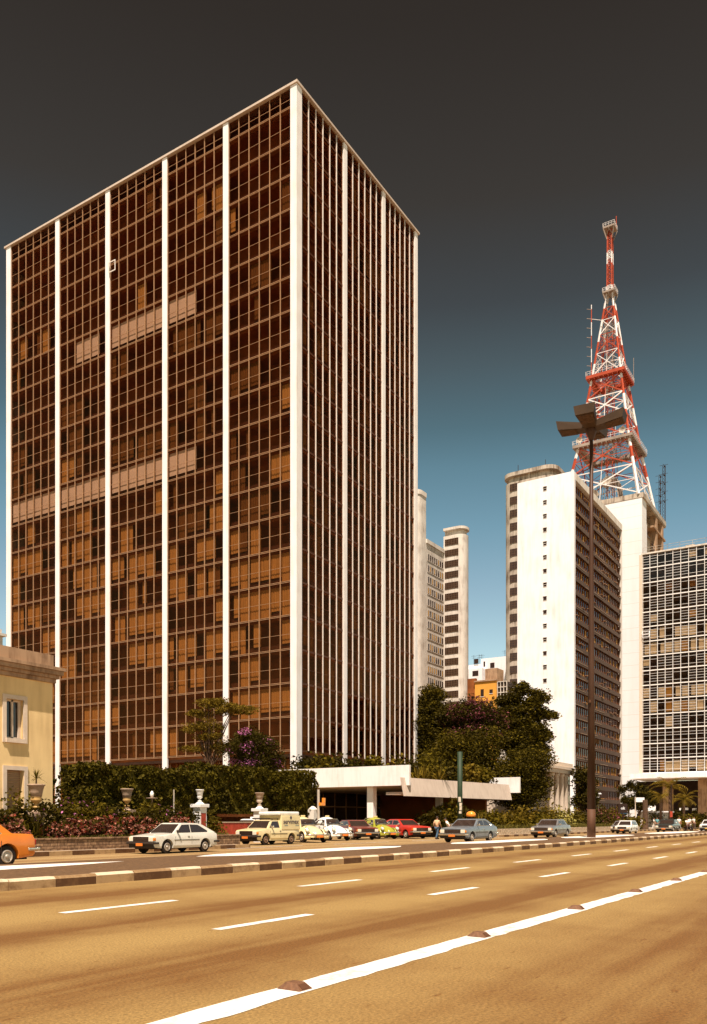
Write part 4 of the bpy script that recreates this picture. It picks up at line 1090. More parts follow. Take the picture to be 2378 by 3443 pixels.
# crotons: low reddish front row
gr = 'red leaved crotons along the front of the planting bed'
spots = [(12,2745,90),(50,2752,80),(200,2748,90),(250,2742,90),(300,2752,80),(362,2755,80),(400,2748,90),(450,2752,80),(500,2754,80),(575,2738,80),(618,2745,70)]
for i, (x, y, w) in enumerate(spots):
    pos = ['at the far left edge of the photo','beside the orange car','left of the tall grassy clump','below the purple flowers','just right of the grassy clump','under the left urn','in the middle of the row','left of the white hatchback','beside the bonnet of the white hatchback','above the white hatchback roof','by the striped pedestal'][i]
    shrub(f'red and pink leaved croton bush {pos}', x, PLD(x,28.0), y-5, 0, w*1.25, ['leaf_red','leaf_pink','leaf_dark'], 100+i, 620, .15, 'croton', 'croton bush', gr, spread=.16)
gr = 'green flowering shrubs behind the crotons'
for i, (x, y, w, v, mt, fl) in enumerate([(20,2700,130,29.2,'leaf_dark',.0),(75,2665,140,29.3,'leaf_mid',.0),(160,2690,120,28.8,'leaf_dark',.03),(205,2672,120,30.2,'leaf_mid',.05),(265,2680,120,30.5,'leaf_dark',.04),(330,2700,110,29.5,'leaf_mid',.02),(385,2690,110,30.5,'leaf_dark',.0),(440,2705,100,30,'leaf_mid',.03),(500,2700,110,30.5,'leaf_mid',.02),(560,2690,110,31,'leaf_dark',.04),(620,2705,90,31,'leaf_dark',.0),(245,2715,120,28.7,'leaf_mid',.02),(480,2722,120,28.7,'leaf_dark',.0),(700,2742,80,31.0,'leaf_mid',0)]):
    pos = ['at the far left edge','under the shuttered opening','below the yucca urn','right of the yucca urn','left of the second urn','in front of the second urn','beneath the second urn','beside the small ornament','below the small white ornament','left of the striped pedestal','against the striped pedestal','low among the crotons on the left','low behind the white car bonnet','right of the striped pedestal'][i]
    shrub(f'green leafy shrub {pos}', x, PLD(x,v), y, 0, w*1.2, [mt,'flower_purple'] if fl else mt, 140+i, 1500, .15, 'shrub', 'shrub', gr, flowers=fl*.8, spread=.22)
for i, (x, y, L, lab) in enumerate([(120,2760,1.35,'tall dark green grassy clump under the yucca urn'),(318,2775,1.0,'spiky green clump among the crotons in the middle of the bed'),(672,2768,1.0,'spiky green clump at the foot of the striped pedestal'),(92,2770,1.0,'spiky clump left of the tall grassy clump')]):
    u, v = at(x, PLD(x,28.3)); spiky(lab, u, v, .5, L, 46, 60+i, 'leaf_mid' if i % 2 else 'leaf_dark', 'agave', 'spiky plant', 'spiky plants in the left bed', .05, .75)
rg = np.random.default_rng(3)
def grass(name, x0, x1, y0, y1, z, n, mt='grass', size=.16, h=.14):
    P = np.stack([x0+rg.random(n)*(x1-x0), y0+rg.random(n)*(y1-y0), z+rg.random(n)*h], 1)
    o = leaf_mesh(name, P, size, mt, 9, None, (x0,y0,z), aspect=.16, droop=2.5); return tag(o, kind='stuff')
grass('low_grass', on_v(305,27.4), pe-.4, 27.36, 28.3, .55, 5200)
grass('low_grass', 12, on_v(305,27.4), 27.36, 28.0, .52, 1500)
# urns and pedestals
UR = [(0,.02),(.13,.02),(.15,.06),(.09,.10),(.06,.16),(.12,.22),(.19,.28),(.20,.34),(.17,.40),(.19,.42),(.22,.60),(.27,.80),(.31,.83),(.31,.87),(.28,.88),(.25,.84),(0,.80)]
def urn(name, label, u, v, z0, s, mats=('terracotta','gold'), ped=None, group='garden urns along the bed'):
    t = thing(name, label, 'garden urn', (u, v, z0), group=group)
    a = MB().lathe([(r*s,z*s) for r,z in UR[:10]], u, v, z0, 20).build('foot', mats[1], t, smooth=True)
    b = MB().lathe([(r*s,z*s) for r,z in UR[9:]], u, v, z0, 20).build('bowl', mats[0], t, smooth=True)
    return t
def pedestal(label, u, v, z1, w, mats, cap='white_stone'):
    t = thing('pedestal', label, 'pedestal', (u, v, 0), group='masonry pedestals along the bed')
    o = MB().box(u-w,u+w,v-w,v+w,0,z1-.32); o.build('shaft', mats[0], t, bevel=.01)
    p = MB().box(u-w-.012,u+w*.2-.0,v-w-.012,v-w-.001,.5,z1-.5); 
    MB().box(u-w*.7,u+w*.7,v-w-.014,v-w-.001,.4,z1-.62).build('red_panel', mats[1], t)
    MB().box(u-w-.1,u+w+.1,v-w-.1,v+w+.1,z1-.319,z1-.14).build('cap', cap, t, bevel=.015)
    MB().lathe([(w*1.0,0),(w*.7,.07),(w*.4,.13)],u,v,z1-.139,12).build('collar', cap, t)
def zz(y, u, v): return zat(y, u, v)
u, v = at(122, PLD(122,28.9)); zt = zz(2642,u,v); urn('urn', 'terracotta urn with gilded foot holding a small yucca, by the yellow house', u, v, zt-.88*1.05, 1.12)
MB_ = pedestal('plain masonry pedestal half hidden in shrubs under the yucca urn', u, v, zt-.88*1.05, .2, ('terracotta','red_paint'), 'terracotta')
spiky('small yucca growing in the urn by the yellow house', u, v, zt-.12, .52, 34, 5, 'leaf_mid', 'yucca', 'yucca', None, .035, .25, .40)
u, v = at(427, PLD(427,31)); zt = zz(2652,u,v); urn('urn', 'empty terracotta urn with gilded foot in front of the tall hedge', u, v, zt-.88, 1.0); pedestal('masonry pedestal hidden by shrubs below the empty terracotta urn', u, v, zt-.88, .2, ('terracotta','red_paint'), 'terracotta')
u, v = at(672, PLD(672,31)); zt = zz(2656,u,v); urn('urn', 'pale shallow urn with leaves on the red striped pedestal', u, v, zt-.62, .72, ('white_stone','white_stone')); pedestal('white pedestal with red panel under the pale urn', u, v, zt-.62, .26, ('white_stone','red_paint'))
u, v = at(873, PLD(873,32)); zt = zz(2666,u,v); urn('urn', 'terracotta urn with pale foot on the pedestal behind the delivery van', u, v, zt-.80, .92, ('terracotta','cream_trim')); pedestal('white and red pedestal behind the cream delivery van', u, v, zt-.80, .26, ('white_stone','red_paint'))
u, v = at(511, PLD(511,31)); zt = zz(2663,u,v)
t = thing('bird_bath', 'small pale ornament on a round tray in front of the hedge', 'ornament', (u,v,0)); MB().lathe([(.06,0),(.05,zt-.35),(.28,zt-.33),(.30,zt-.30),(.04,zt-.28)],u,v,0,14).build('stand','terracotta',t,smooth=True); MB().lathe([(.03,0),(.09,.08),(.10,.2),(.05,.3),(.0,.34)],u,v,zt-.28,12).build('finial','white_stone',t,smooth=True)
# red slatted fence behind
t = thing('red_fence', 'low red slatted fence behind the delivery van', 'fence', (on_v(718,33.6),33.6,0))
a, b = on_v(715,33.6), on_v(900,33.6); zt = zz(2763,b,33.6)
m = MB(); m.box(a,b,33.6,33.7,zt-.07,zt); m.build('top_rail','pavement',t)
m = MB(); x = a
while x < b-.1: m.box(x,x+.10,33.62,33.66,.1,zt-.075); x += .13
m.box(a,b,33.661,33.69,.5,.6); m.build('slat','red_paint',t)
# thin post and stubby gate post
t = thing('gate_post', 'weathered pale gate post behind the white taxi', 'gate post', (*at(1050, 60),0))
u, v = at(1052, 58); zt = zz(2712,u,v); m = MB(); m.box(u-.28,u+.28,v-.28,v+.28,0,zt-.2); m.build('shaft','old_white',t); LOC_=MB().lathe([(.38,0),(.25,.12),(.08,.22)],u,v,zt-.199,4).build('cap','old_white',t)
u, v = at(1071, 57); zt = zz(2655,u,v)
t = thing('sign_pole', 'grey pole with a small orange bracket sign behind the taxis', 'sign post', (u,v,0)); MB().tube([(u,v,0),(u,v,zt)],.09,8).build('pole','grey_concrete',t)
m = MB(); a,b = at(1083,57); z = zz(2704,a,b); m.box(a-.25,a+.25,b-.1,b+.1,z-.1,z+.1); m.box(a+.12,a+.3,b-.08,b+.08,z+.11,z+.42); m.build('sign','orange_gloss',t)
u, v = at(585, PLD(585,31.5)); MB().tube([(u,v,0),(u,v,zz(2655,u,v))],.035,6)
t = tag(MB().tube([(u,v,0),(u,v,zz(2655,u,v))],.035,6).build('stake','grey_concrete',loc=(u,v,0)), 'thin grey stake standing in front of the tall hedge', 'stake')

# ---------------------------------------------------------------- right planter
pr = thing('planter_bed', 'long low stone planting bed beyond the parked cars, right side', 'planter', (70, 27.0, 0))
m = MB(); a = 63.4; m.box(a, 112, 27.01, 27.35, 0, .62); m.box(a, a+.35, 27.351, 30.4, 0, .62); m.build('stone_wall', 'rubble_pale', pr)
m = MB().box(a+.36,112,27.36,40,0,.55); m.build('soil','soil',pr)
grass('low_grass', a+.4, 112, 27.4, 29.2, .58, 9000, size=.26, h=.35)
gr = 'shrubs in the right planting bed'
L = [(1455,2725,110,30.5,'leaf_dark'),(1500,2690,120,31,'leaf_mid'),(1545,2722,110,30.5,'leaf_dark'),(1600,2735,110,30,'leaf_dark'),(1645,2735,110,29.5,'leaf_mid'),(1700,2730,130,30,'leaf_olive'),(1745,2715,130,31,'leaf_olive'),(1790,2700,120,33,'leaf_dark'),(1835,2700,120,32,'leaf_olive'),(1880,2715,130,31,'leaf_yellow'),(1925,2725,120,31,'leaf_mid'),(1965,2735,110,31,'leaf_dark'),(2010,2712,110,33,'leaf_dark'),(2050,2708,110,34,'leaf_mid'),(2085,2715,100,34,'leaf_dark'),(1815,2745,140,29.5,'leaf_mid'),(1735,2752,130,29,'leaf_mid'),(1990,2755,110,29.6,'leaf_dark')]
NM = ['behind the man in jeans','tall, left of the green post','behind the orange phone dome','behind the blue coupe roof','above the blue coupe tail','olive coloured, right of the blue coupe','olive coloured, tallest left of the mansion','dark, below the white canopy end','in front of the mansion columns','pale yellowish, at the foot of the last column','right of the mansion wall','left of the tall lamp post','dark, just right of the lamp post','with dusky flowers right of the lamp post','dark, above the small white car','low, behind the silver sedan','low, left of the silver sedan','low, at the lamp post foot']
for i, (x, y, w, v, mt) in enumerate(L):
    D = PLD(x, v); fl = .12 if i in (13,12) else 0
    shrub('bushy shrub ' + NM[i], x, D, y, 0, w*1.1, [mt,'flower_dusky'] if fl else mt, 200+i, 1200, .30, 'shrub', 'shrub', gr, flowers=fl, spread=.4, z0=.55)
for i, (x, y) in enumerate([(1610,2745),(1628,2740),(1690,2752),(1560,2758)]):
    u, v = at(x, PLD(x,28.8)); spiky(['yellowish spiky plant right of the orange phone dome','second spiky plant right of the orange phone dome','spiky plant behind the blue coupe tail','spiky plant below the orange phone dome'][i], u, v, .55, 1.7, 26, 70+i, 'leaf_olive', 'agave', 'spiky plant', 'spiky plants in the right bed', .09, .8)
# planting on the canopy roof
gr = 'plants growing on the entrance canopy roof'
for i, (x, y, w, D, mt) in enumerate([(1030,2528,90,76,'leaf_dark'),(1085,2535,90,75,'leaf_mid'),(1140,2535,80,76,'leaf_dark'),(1200,2540,90,77,'leaf_dark'),(1255,2540,80,77,'leaf_mid'),(1320,2530,90,78,'leaf_olive'),(1370,2545,70,76,'leaf_dark'),(1440,2545,90,74,'leaf_mid'),(1500,2560,90,76,'leaf_dark'),(1570,2560,90,78,'leaf_olive'),(1630,2570,80,80,'leaf_mid')]):
    shrub('dark leafy plant on the canopy roof, ' + ['below the corner pier','right of the corner pier','left of the second pier','between the second and third piers','left of the third pier','at the right end of the glass tower','behind the right end of the white fascia','above the left of the grey fascia','left of the green post','right of the green post','at the right end of the roof'][i], x, D, y, 0, w*1.2, mt, 240+i, 1000, .32, 'roof_shrub', 'shrub', gr, spread=.4, z0=4.3)
for i, (x, D) in enumerate([(1400,70),(1425,69),(1450,71),(1478,70)]):
    u, v = at(x, D); spiky(['first','second','third','fourth'][i]+' agave from the left on the canopy roof above the grey fascia', u, v, 4.5, 1.6, 30, 80+i, 'leaf_olive', 'agave', 'spiky plant', gr, .1, .7)
# ---------------------------------------------------------------- trees
# tiered tree in front of the tower, behind the hedge
D = 62
tree('tiered_tree', 'slender tree with flat tiers of feathery leaves in front of the glass tower', (*at(705,D),0), [blob(715,2365,D,55,14),blob(790,2382,D,75,22),blob(675,2400,D,50,14),blob(690,2440,D,72,20),blob(700,2478,D,60,16),blob(655,2455,D,35,12),blob(825,2505,D,60,16),blob(740,2512,D,55,14),blob(660,2520,D,40,12)], 120, 13000, .15, .34, ['leaf_olive'], 11, .15, 12, cat='tree', group='trees in front of the glass tower', flat=.35, fork=.66, shell=.2)
tree('flowering_tree', 'round dark tree with magenta flowers beside the corner pier', (*at(820,60),0), [blob(840,2500,60,72,45),blob(880,2560,60,65,42),blob(800,2530,60,60,40),blob(905,2520,60,35,30),blob(850,2590,60,70,30),blob(915,2580,60,35,40)], 150, 26600, 0.14, .34, ['leaf_dark','flower_purple'], 12, .16, 8, cat='tree', group='trees in front of the glass tower', flowers=.13, shell=.5)
# group between the towers
D = 105
def rb(cx, cy, rx, ry): return blob(1345+cx/2.371, 2152+cy/2.371, D, rx/2.371, ry/2.371)
tree('dense_tree', 'dark evergreen tree immediately right of the glass tower', (*at(1455,D),0), [rb(*q) for q in ((270,440,70,55),(180,490,60,60),(250,560,110,80),(200,680,110,110),(330,640,80,80),(260,800,130,100),(400,760,110,110),(220,920,120,90),(420,900,130,90))], 380, 42000, .30, .6, ['leaf_dark','leaf_mid'], 21, .4, shell=.35)
D = 99
tree('flowering_tree', 'broad tree with dusky purple blossom between the two pale towers', (*at(1590,D),0), [blob(1580,2400,D,80,42),blob(1530,2405,D,50,34),blob(1635,2412,D,52,38),blob(1600,2460,D,80,45),blob(1665,2425,D,28,22)], 187, 41800, 0.27, .75, ['leaf_dark','flower_dusky'], 22, .4, flowers=.42)
D = 102
def rb(cx, cy, rx, ry): return blob(1345+cx/2.371, 2152+cy/2.371, D, rx/2.371, ry/2.371)
tree('dense_tree', 'large dark tree with ragged branches in front of the white slab block', (*at(1740,D),0), [rb(*q) for q in ((960,395,52,58),(905,470,68,42),(820,490,42,28),(1090,430,34,44),(1160,465,28,20),(1060,500,60,32),(990,545,95,36),(1195,600,40,12),(1135,575,48,18),(1080,615,55,24),(950,640,90,42),(1000,740,125,80),(1100,720,50,45),(1155,770,38,38),(1080,850,85,60),(900,800,140,95),(1140,880,32,20),(990,920,120,80),(830,640,60,60),(870,560,60,40))], 560, 60000, .30, .50, ['leaf_dark','leaf_mid'], 23, .5, 14, shell=.35)
D = 94
tree('dense_tree', 'lower dark tree filling the space behind the green post', (*at(1560,D),0), [blob(1550,2530,D,90,70),blob(1480,2590,D,80,60),blob(1620,2590,D,90,70),blob(1560,2640,D,90,60),blob(1650,2495,D,48,42)], 275, 45600, 0.26, .8, ['leaf_dark','leaf_mid'], 24, .35)
D = 96
tree('dense_tree', 'dark tree to the right of the canopy, half covering the mansion', (*at(1770,D),0), [blob(1750,2590,D,75,70),blob(1795,2630,D,38,60),blob(1710,2650,D,60,60),blob(1765,2680,D,70,50),blob(1800,2560,D,40,45)], 250, 45600, 0.24, .75, ['leaf_dark','leaf_mid'], 25, .35)
D = 118
tree('street_tree', 'small dark tree at the right corner of the mansion', (*at(1950,D),0), [blob(1965,2640,D,20,35),blob(1970,2690,D,30,35),blob(1962,2612,D,14,22)], 70, 7000, .40, .6, 'leaf_dark', 26, .2, group='small trees near the glazed block')
D = 150
tree('street_tree', 'thin half bare tree against the white panelled block', (*at(2115,D),0), [blob(2100,2660,D,14,14),blob(2120,2640,D,12,14),blob(2128,2680,D,16,12),blob(2105,2690,D,14,12),blob(2090,2650,D,8,9)], 26, 1500, .40, .5, 'leaf_dark', 27, .14, group='small trees near the glazed block')
tree('street_tree', 'small dark tree under the left corner of the glazed block', (*at(2150,D),0), [blob(2155,2660,D,20,30),blob(2140,2700,D,26,22),blob(2175,2690,D,25,25)], 60, 5000, .42, .7, 'leaf_dark', 28, .15, group='small trees near the glazed block')
def palm(label, x, D, ytop, L, seed, name='palm_tree'):
    u, v = at(x, D); z = zat(ytop, u, v); t = thing(name, label, 'palm tree', (u,v,0), group='palms in front of the glazed block')
    MB().tube([(u,v,0),(u+.1,v,z*.5),(u,v,z)],[.28,.22,.2],9).build('trunk','bark',t,smooth=True)
    rg = random.Random(seed); m = MB()
    for i in range(17):
        a = 2*math.pi*i/17+rg.random()*.3; e0 = rg.uniform(.2,1.2); p = Vector((u,v,z)); prev = p; d = Vector((math.cos(a)*math.cos(e0), math.sin(a)*math.cos(e0), math.sin(e0))); sd = Vector((-math.sin(a),math.cos(a),0)); l = L*rg.uniform(.8,1.1)
        n = 11
        for j in range(n):
            q = prev + d*l/n; d = (d+Vector((0,0,-.16))).normalized(); ll = .95*L/4*(1-.75*abs(j/n-.4))
            for s_ in (1,-1): m.add([prev, prev+(q-prev)*.6, q+sd*s_*ll+Vector((0,0,-ll*.45))+d*ll*.3], [(0,1,2)])
            prev = q
    m.build('frond','leaf_olive',t)
palm('feathery palm tree in front of the dark columns of the glazed block', 2253, 140, 2650, 3.6, 3)
palm('second shorter palm tree left of the feathery palm', 2222, 145, 2680, 2.6, 4)
palm('third palm tree, half hidden right of the feathery palm', 2300, 148, 2690, 3.0, 6)
gr = 'shrubs at the far right'
for i, (x, y, w, D, mt) in enumerate([(2130,2745,60,118,'leaf_mid'),(2320,2740,80,135,'leaf_mid'),(2345,2725,70,150,'leaf_dark'),(2215,2720,80,150,'leaf_dark'),(2285,2722,80,152,'leaf_dark'),(2365,2740,60,150,'leaf_dark')]):
    shrub('far shrub ' + ['left of the dark tree trunk post','behind the motorcycle','upper right, under the glazed block','left of the palm trunk','right of the palm trunk','at the right edge above the white car'][i], x, D, y, 0, w, mt, 280+i, 800, .4, 'shrub', 'shrub', gr, spread=.5, z0=.1)

# ---------------------------------------------------------------- street furniture
# tall lamp post on the median
lu, lv = at(1989, 59.2)
lp = thing('street_lamp', 'very tall brown steel street lamp with four boxy heads on the median', 'street lamp', (lu, lv, .15))
zh_ = zat(1432, lu, lv)
MB().tube([(lu,lv,.15),(lu,lv,2.1)],[.30,.28],20).build('lower_pole','pole_rust',lp,smooth=True)
MB().tube([(lu,lv,2.1),(lu,lv,12),(lu,lv,20),(lu,lv,zh_)],[.28,.21,.15,.115],20).build('pole','pole_brown',lp,smooth=True)
MB().lathe([(.14,-1.0),(.34,-.5),(.34,.15),(.2,.5)],lu,lv,zh_,14).build('hub','pole_brown',lp)
ru, rv = (FV, -FU)       # camera right in world
for k, (lx, ly) in enumerate([(-.6,-1.15),(1.15,-.6),(.6,1.15),(-1.15,.6)]):
    dx, dy = ru*lx+FU*ly, rv*lx+FV*ly; n = math.hypot(dx,dy); d = Vector((dx/n,dy/n,0)); s = Vector((-d.y,d.x,0)); c = Vector((lu,lv,zh_))
    h = MB(); up = Vector((0,0,1))
    def pt(r, w, z): return c + d*r + s*w + up*(z + r*.10)
    V = [pt(.30,-.40,-.28),pt(.30,.40,-.28),pt(2.2,.62,-.28),pt(2.2,-.62,-.28), pt(.35,-.45,.10),pt(.35,.45,.10),pt(2.30,.72,.30),pt(2.30,-.72,.30)]
    h.add(V, [(0,3,2,1),(4,5,6,7),(0,1,5,4),(1,2,6,5),(2,3,7,6),(3,0,4,7)])
    o = h.build('lamp_head','lamp_grey',lp,fix=True)
    g = MB(); g.add([pt(1.0,-.42,-.285),pt(1.0,.42,-.285),pt(2.05,.52,-.285),pt(2.05,-.52,-.285),pt(1.0,-.42,-.33),pt(1.0,.42,-.33),pt(2.05,.52,-.33),pt(2.05,-.52,-.33)], [(4,5,6,7),(0,1,5,4),(1,2,6,5),(2,3,7,6),(3,0,4,7)])
    g.build('diffuser','bark',o)
for z in (9.5,): MB().box(lu-.36,lu-.30,lv-.08,lv+.08,z,z+.2).build('hatch','pole_rust',lp)
# green post
gu_, gv_ = at(1547, 64); t = thing('green_post', 'stout dark green steel post with torn bills near its foot', 'post', (gu_,gv_,0))
MB().tube([(gu_,gv_,0),(gu_,gv_,zat(2528,gu_,gv_))],[.20,.19],16).build('post','green_post',t,smooth=True)
for k, (y0, y1) in enumerate([(2680,2697),(2700,2725),(2728,2736)]):
    m = MB(); z0, z1 = zat(y1,gu_,gv_), zat(y0,gu_,gv_); a0 = math.atan2(-FV,-FU)+[-.3,.2,.0][k]
    vs = []; n = 6
    for j in range(n+1): a = a0-.5+j/n*1.0; vs += [(gu_+.206*math.cos(a),gv_+.206*math.sin(a),z0),(gu_+.206*math.cos(a),gv_+.206*math.sin(a),z1)]
    m.add(vs, [(2*j,2*j+2,2*j+3,2*j+1) for j in range(n)]); m.build('bill','poster',t)
# orange phone dome
u, v = at(1584, 62); t = thing('phone_dome', 'glossy orange egg shaped telephone hood on a post behind the blue coupe', 'telephone booth', (u,v,0)); zc = zat(2740,u,v)
m = MB(); n = 16; rings = 9; vs = []
for i in range(rings+1):
    a = -.5 + (math.pi/2+.5)*i/rings
    for j in range(n): b = 2*math.pi*j/n; vs.append((u+.30*math.cos(a)*math.cos(b), v+.36*math.cos(a)*math.sin(b), zc+.27*math.sin(a)))
m.add(vs, [(i*n+j,i*n+(j+1)%n,(i+1)*n+(j+1)%n,(i+1)*n+j) for i in range(rings) for j in range(n)])
m.build('hood','orange_gloss',t,smooth=True)
MB().tube([(u+.2,v+.2,0),(u+.2,v+.2,zc)],.05,8).build('post','grey_concrete',t)
MB().box(u-.1,u+.15,v-.05,v+.2,zc-.35,zc+.05).build('telephone','dark',t)
# signs, bus stop and kiosk at the far right
u, v = at(2152, 128); t = thing('signpost', 'white board sign on a thin pole under the glazed block corner', 'sign', (*at(2137,128),0))
a, b = at(2137,128); MB().tube([(a,b,0),(a,b,zat(2680,a,b))],.07,8).build('pole','cream_trim',t)
m = MB(); z0, z1 = zat(2697,a,b), zat(2682,a,b); q = Vector((ru,rv,0)); c = Vector((a,b,0)); m.beam(c+Vector((0,0,(z0+z1)/2)), c+q*1.25+Vector((0,0,(z0+z1)/2)), z1-z0, 0); m.build('board','white_wall',t)
def board(label, x, y, D, w, h, col, txt=None, tcol='white_wall', name='shop_sign', cat='sign', size=.6, post=True):
    u, v = at(x, D); z = zat(y,u,v); t = thing(name, label, cat, (u,v,z-h/2)); q = Vector((ru,rv,0)); f_ = Vector((FU,FV,0)); c = Vector((u,v,z)); up = Vector((0,0,1))
    m = MB(); a = [c-q*w/2-up*h/2, c+q*w/2-up*h/2, c+q*w/2+up*h/2, c-q*w/2+up*h/2]; V = a+[p+f_*.12 for p in a]
    m.add(V, [(0,1,2,3),(7,6,5,4),(0,4,5,1),(1,5,6,2),(2,6,7,3),(3,7,4,0)]); m.build('panel',col,t,fix=True)
    if txt:
        text_mesh(txt, size, tcol, t, tuple(-f_*.03+Vector((0,0,h/2))), (R(90),0,math.atan2(rv,ru)), .01, size*.02)
    if post: MB().beam(c-up*h/2, (u,v,0), .12).build('post','dark',t)
    return t
board('dark sign with bold white letters ending lar, behind the lamp post', 2005, 2672, 130, 3.6, 1.1, 'dark', 'lar', size=1.5)
board('dark sign with white mark and small blue line right of the lamp post shrubs', 2095, 2718, 108, 1.15, 1.15, 'dark', 'ok', size=.5)
board('small blue panel below the dark sign', 2098, 2733, 108.2, .8, .3, 'blue_box', post=False)
u, v = at(2170, 125)
t = thing('tree_trunk', 'dark bare tree trunk standing at the far kerb, between the white and dark cars', 'tree trunk', (u,v,0)); MB().tube([(u,v,0),(u+.1,v,1.5),(u,v,zat(2690,u,v))],[.50,.40,.36],12).build('post','bark',t)
u, v = at(2210, 150); t = thing('news_kiosk', 'small pale kiosk with flat roof below the glazed block', 'kiosk', (u,v,0)); zt = zat(2728,u,v)
m = MB(); m.box(u,u+3,v-1.4,v+3.0,.15,zt-.2,1); m.box(u-.6,u+3.4,v-2.2,v+3.4,zt-.199,zt,0); m.box(u-.1,u-.01,v-1.2,v+.2,.3,zt-.3,0); m.build('booth',['white_wall','old_white'],t)
for i, (x, y, w, h) in enumerate([(2188,2717,1.6,.9),(2290,2721,.4,.35),(2310,2720,.5,.35),(2336,2722,.6,.35),(2160,2730,1.6,.5)]):
    board(['white awning panel above the kiosk','first small white sign in the shade under the block','second small white sign in the shade under the block','third small white sign in the shade under the block','pale shop front panel left of the kiosk'][i], x, y, 170, w*1.3, h*1.3, 'white_wall', name='small_sign', post=False)
m = MB(); u, v = at(2258,118); t = thing('traffic_pole','thin dark pole with red signal in front of the palm','traffic signal',(u,v,0)); m.tube([(u,v,0),(u,v,zat(2640,u,v))],.09,8); m.build('pole','dark',t); z=zat(2738,u,v); MB().box(u-.15,u+.15,v-.15,v+.15,z-.4,z+.4).build('signal_box','red_paint',t)
t = thing('far_wall', 'long low cream wall across the far side of the plaza', 'wall', (192, 30, 0)); MB().box(192,192.4,18,52,0,2.2).build('wall','old_white',t)
# ---------------------------------------------------------------- vehicles
def car_wheel(par, x, y, r, w=.17, side=1, rim='rim'):
    m = MB(); m.lathe([(r*.55,-w/2),(r*.93,-w/2),(r,-w*.32),(r,w*.32),(r*.93,w/2),(r*.55,w/2)],0,0,0,24,axis='y'); m.v = [(a+x,b+y,c+r) for a,b,c in m.v]
    o = m.build('wheel','tyre',par,smooth=False); shade_auto(o,40)
    m = MB(); m.lathe([(r*.60,-.02),(r*.60,.03),(r*.52,.045),(r*.42,.02),(r*.2,.025),(r*.14,.06),(.02,.065)],0,0,0,18,axis='y')
    m.v = [(a+x, y+side*(w/2-.012+b), c+r) for a,b,c in m.v]; q = m.build('rim',rim,o,fix=True); shade_auto(q,30)
def tumble(z, zb, W, k=.30): return W/2-.05-(z-zb)*k
def make_car(kind, paint, label, group, cat='car', roof_sign=False, plate='plate_orange', dark_trim=False, name='parked_car', taxi=None):
    K = dict(
      hatch=dict(L=4.2,W=1.62,H=1.36,wb=2.47,fo=.82,r=.30,zb=.86,low=[(2.10,.32),(2.10,.74),(2.02,.77),(.80,.90),(-1.75,.93),(-2.08,.86),(-2.08,.34)],up=[(.92,.88),(.28,1.32),(.10,1.36),(-.85,1.34),(-1.15,1.26),(-1.95,.93)],wins=[[(.62,.93),(.24,1.26),(-.22,1.28),(-.22,.93)],[(-.30,.93),(-.30,1.28),(-.82,1.26),(-1.38,.98),(-1.34,.93)]]),
      coupe=dict(L=4.4,W=1.66,H=1.35,wb=2.44,fo=.85,r=.30,zb=.88,low=[(2.2,.34),(2.2,.78),(2.14,.82),(.85,.93),(-1.6,.95),(-2.16,.88),(-2.16,.38)],up=[(.98,.90),(.34,1.30),(.15,1.35),(-.72,1.34),(-.95,1.27),(-1.85,.95)],wins=[[(.68,.95),(.28,1.26),(-.22,1.28),(-.22,.95)],[(-.30,.95),(-.30,1.28),(-.70,1.26),(-1.22,1.02),(-1.18,.95)]]),
      sedan=dict(L=4.5,W=1.70,H=1.38,wb=2.66,fo=.85,r=.31,zb=.88,low=[(2.25,.34),(2.25,.76),(2.19,.82),(.95,.93),(-1.3,.95),(-2.20,.92),(-2.25,.84),(-2.25,.38)],up=[(1.02,.90),(.42,1.32),(.22,1.37),(-.78,1.37),(-1.0,1.31),(-1.50,.95)],wins=[[(.74,.95),(.38,1.28),(-.10,1.30),(-.10,.95)],[(-.18,.95),(-.18,1.30),(-.76,1.29),(-1.10,.95)]]),
      wagon=dict(L=4.0,W=1.60,H=1.42,wb=2.40,fo=.80,r=.30,zb=.88,low=[(2.0,.34),(2.0,.78),(1.92,.82),(.90,.92),(-1.85,.93),(-1.98,.88),(-1.98,.38)],up=[(.95,.90),(.45,1.36),(.28,1.42),(-1.25,1.40),(-1.45,1.34),(-1.80,.93)],wins=[[(.68,.94),(.40,1.33),(-.05,1.34),(-.05,.94)],[(-.13,.94),(-.13,1.34),(-.72,1.33),(-.72,.94)],[(-.80,.94),(-.80,1.33),(-1.22,1.32),(-1.50,.94)]]),
      van=dict(L=3.75,W=1.56,H=1.36,wb=2.22,fo=.74,r=.29,zb=.86,low=[(1.87,.34),(1.87,.76),(1.80,.80),(.88,.90),(-1.80,.90),(-1.84,.86),(-1.84,.36)],up=[(.98,.88),(.52,1.30),(.40,1.34),(-.16,1.34),(-.20,1.30),(-.20,.90)],wins=[[(.78,.92),(.46,1.26),(-.06,1.27),(-.06,.92)]]),
    )[kind]
    t = thing(name, label, cat, (0,0,0), group=group, world=False); W = K['W']; zb = K['zb']; r = K['r']
    xf = K['L']/2-K['fo']; xr = xf-K['wb']; ra = r+.055
    # lower body outline with wheel arches
    zs = .24
    def arch(xc): return [(xc-ra*math.cos(a), r+ra*math.sin(a)) for a in [math.asin(max(-1,(zs-r)/ra))*(1) + (math.pi-2*math.asin((zs-r)/ra))*i/12 for i in range(13)]]
    low = list(K['low'])
    A = arch(xf)[::-1]; B = arch(xr)[::-1]
    front_bottom = (low[0][0]-.06, zs+.04); rear_bottom = (low[-1][0]+.06, zs+.06)
    # go: top outline front->rear, then underside rear->front
    poly = low + [rear_bottom] + sorted(B, key=lambda p: 0) [::-1] + A[::-1] + [front_bottom]
    # make sure arches run rear -> front
    def rear2front(P): return P if P[0][0] < P[-1][0] else P[::-1]
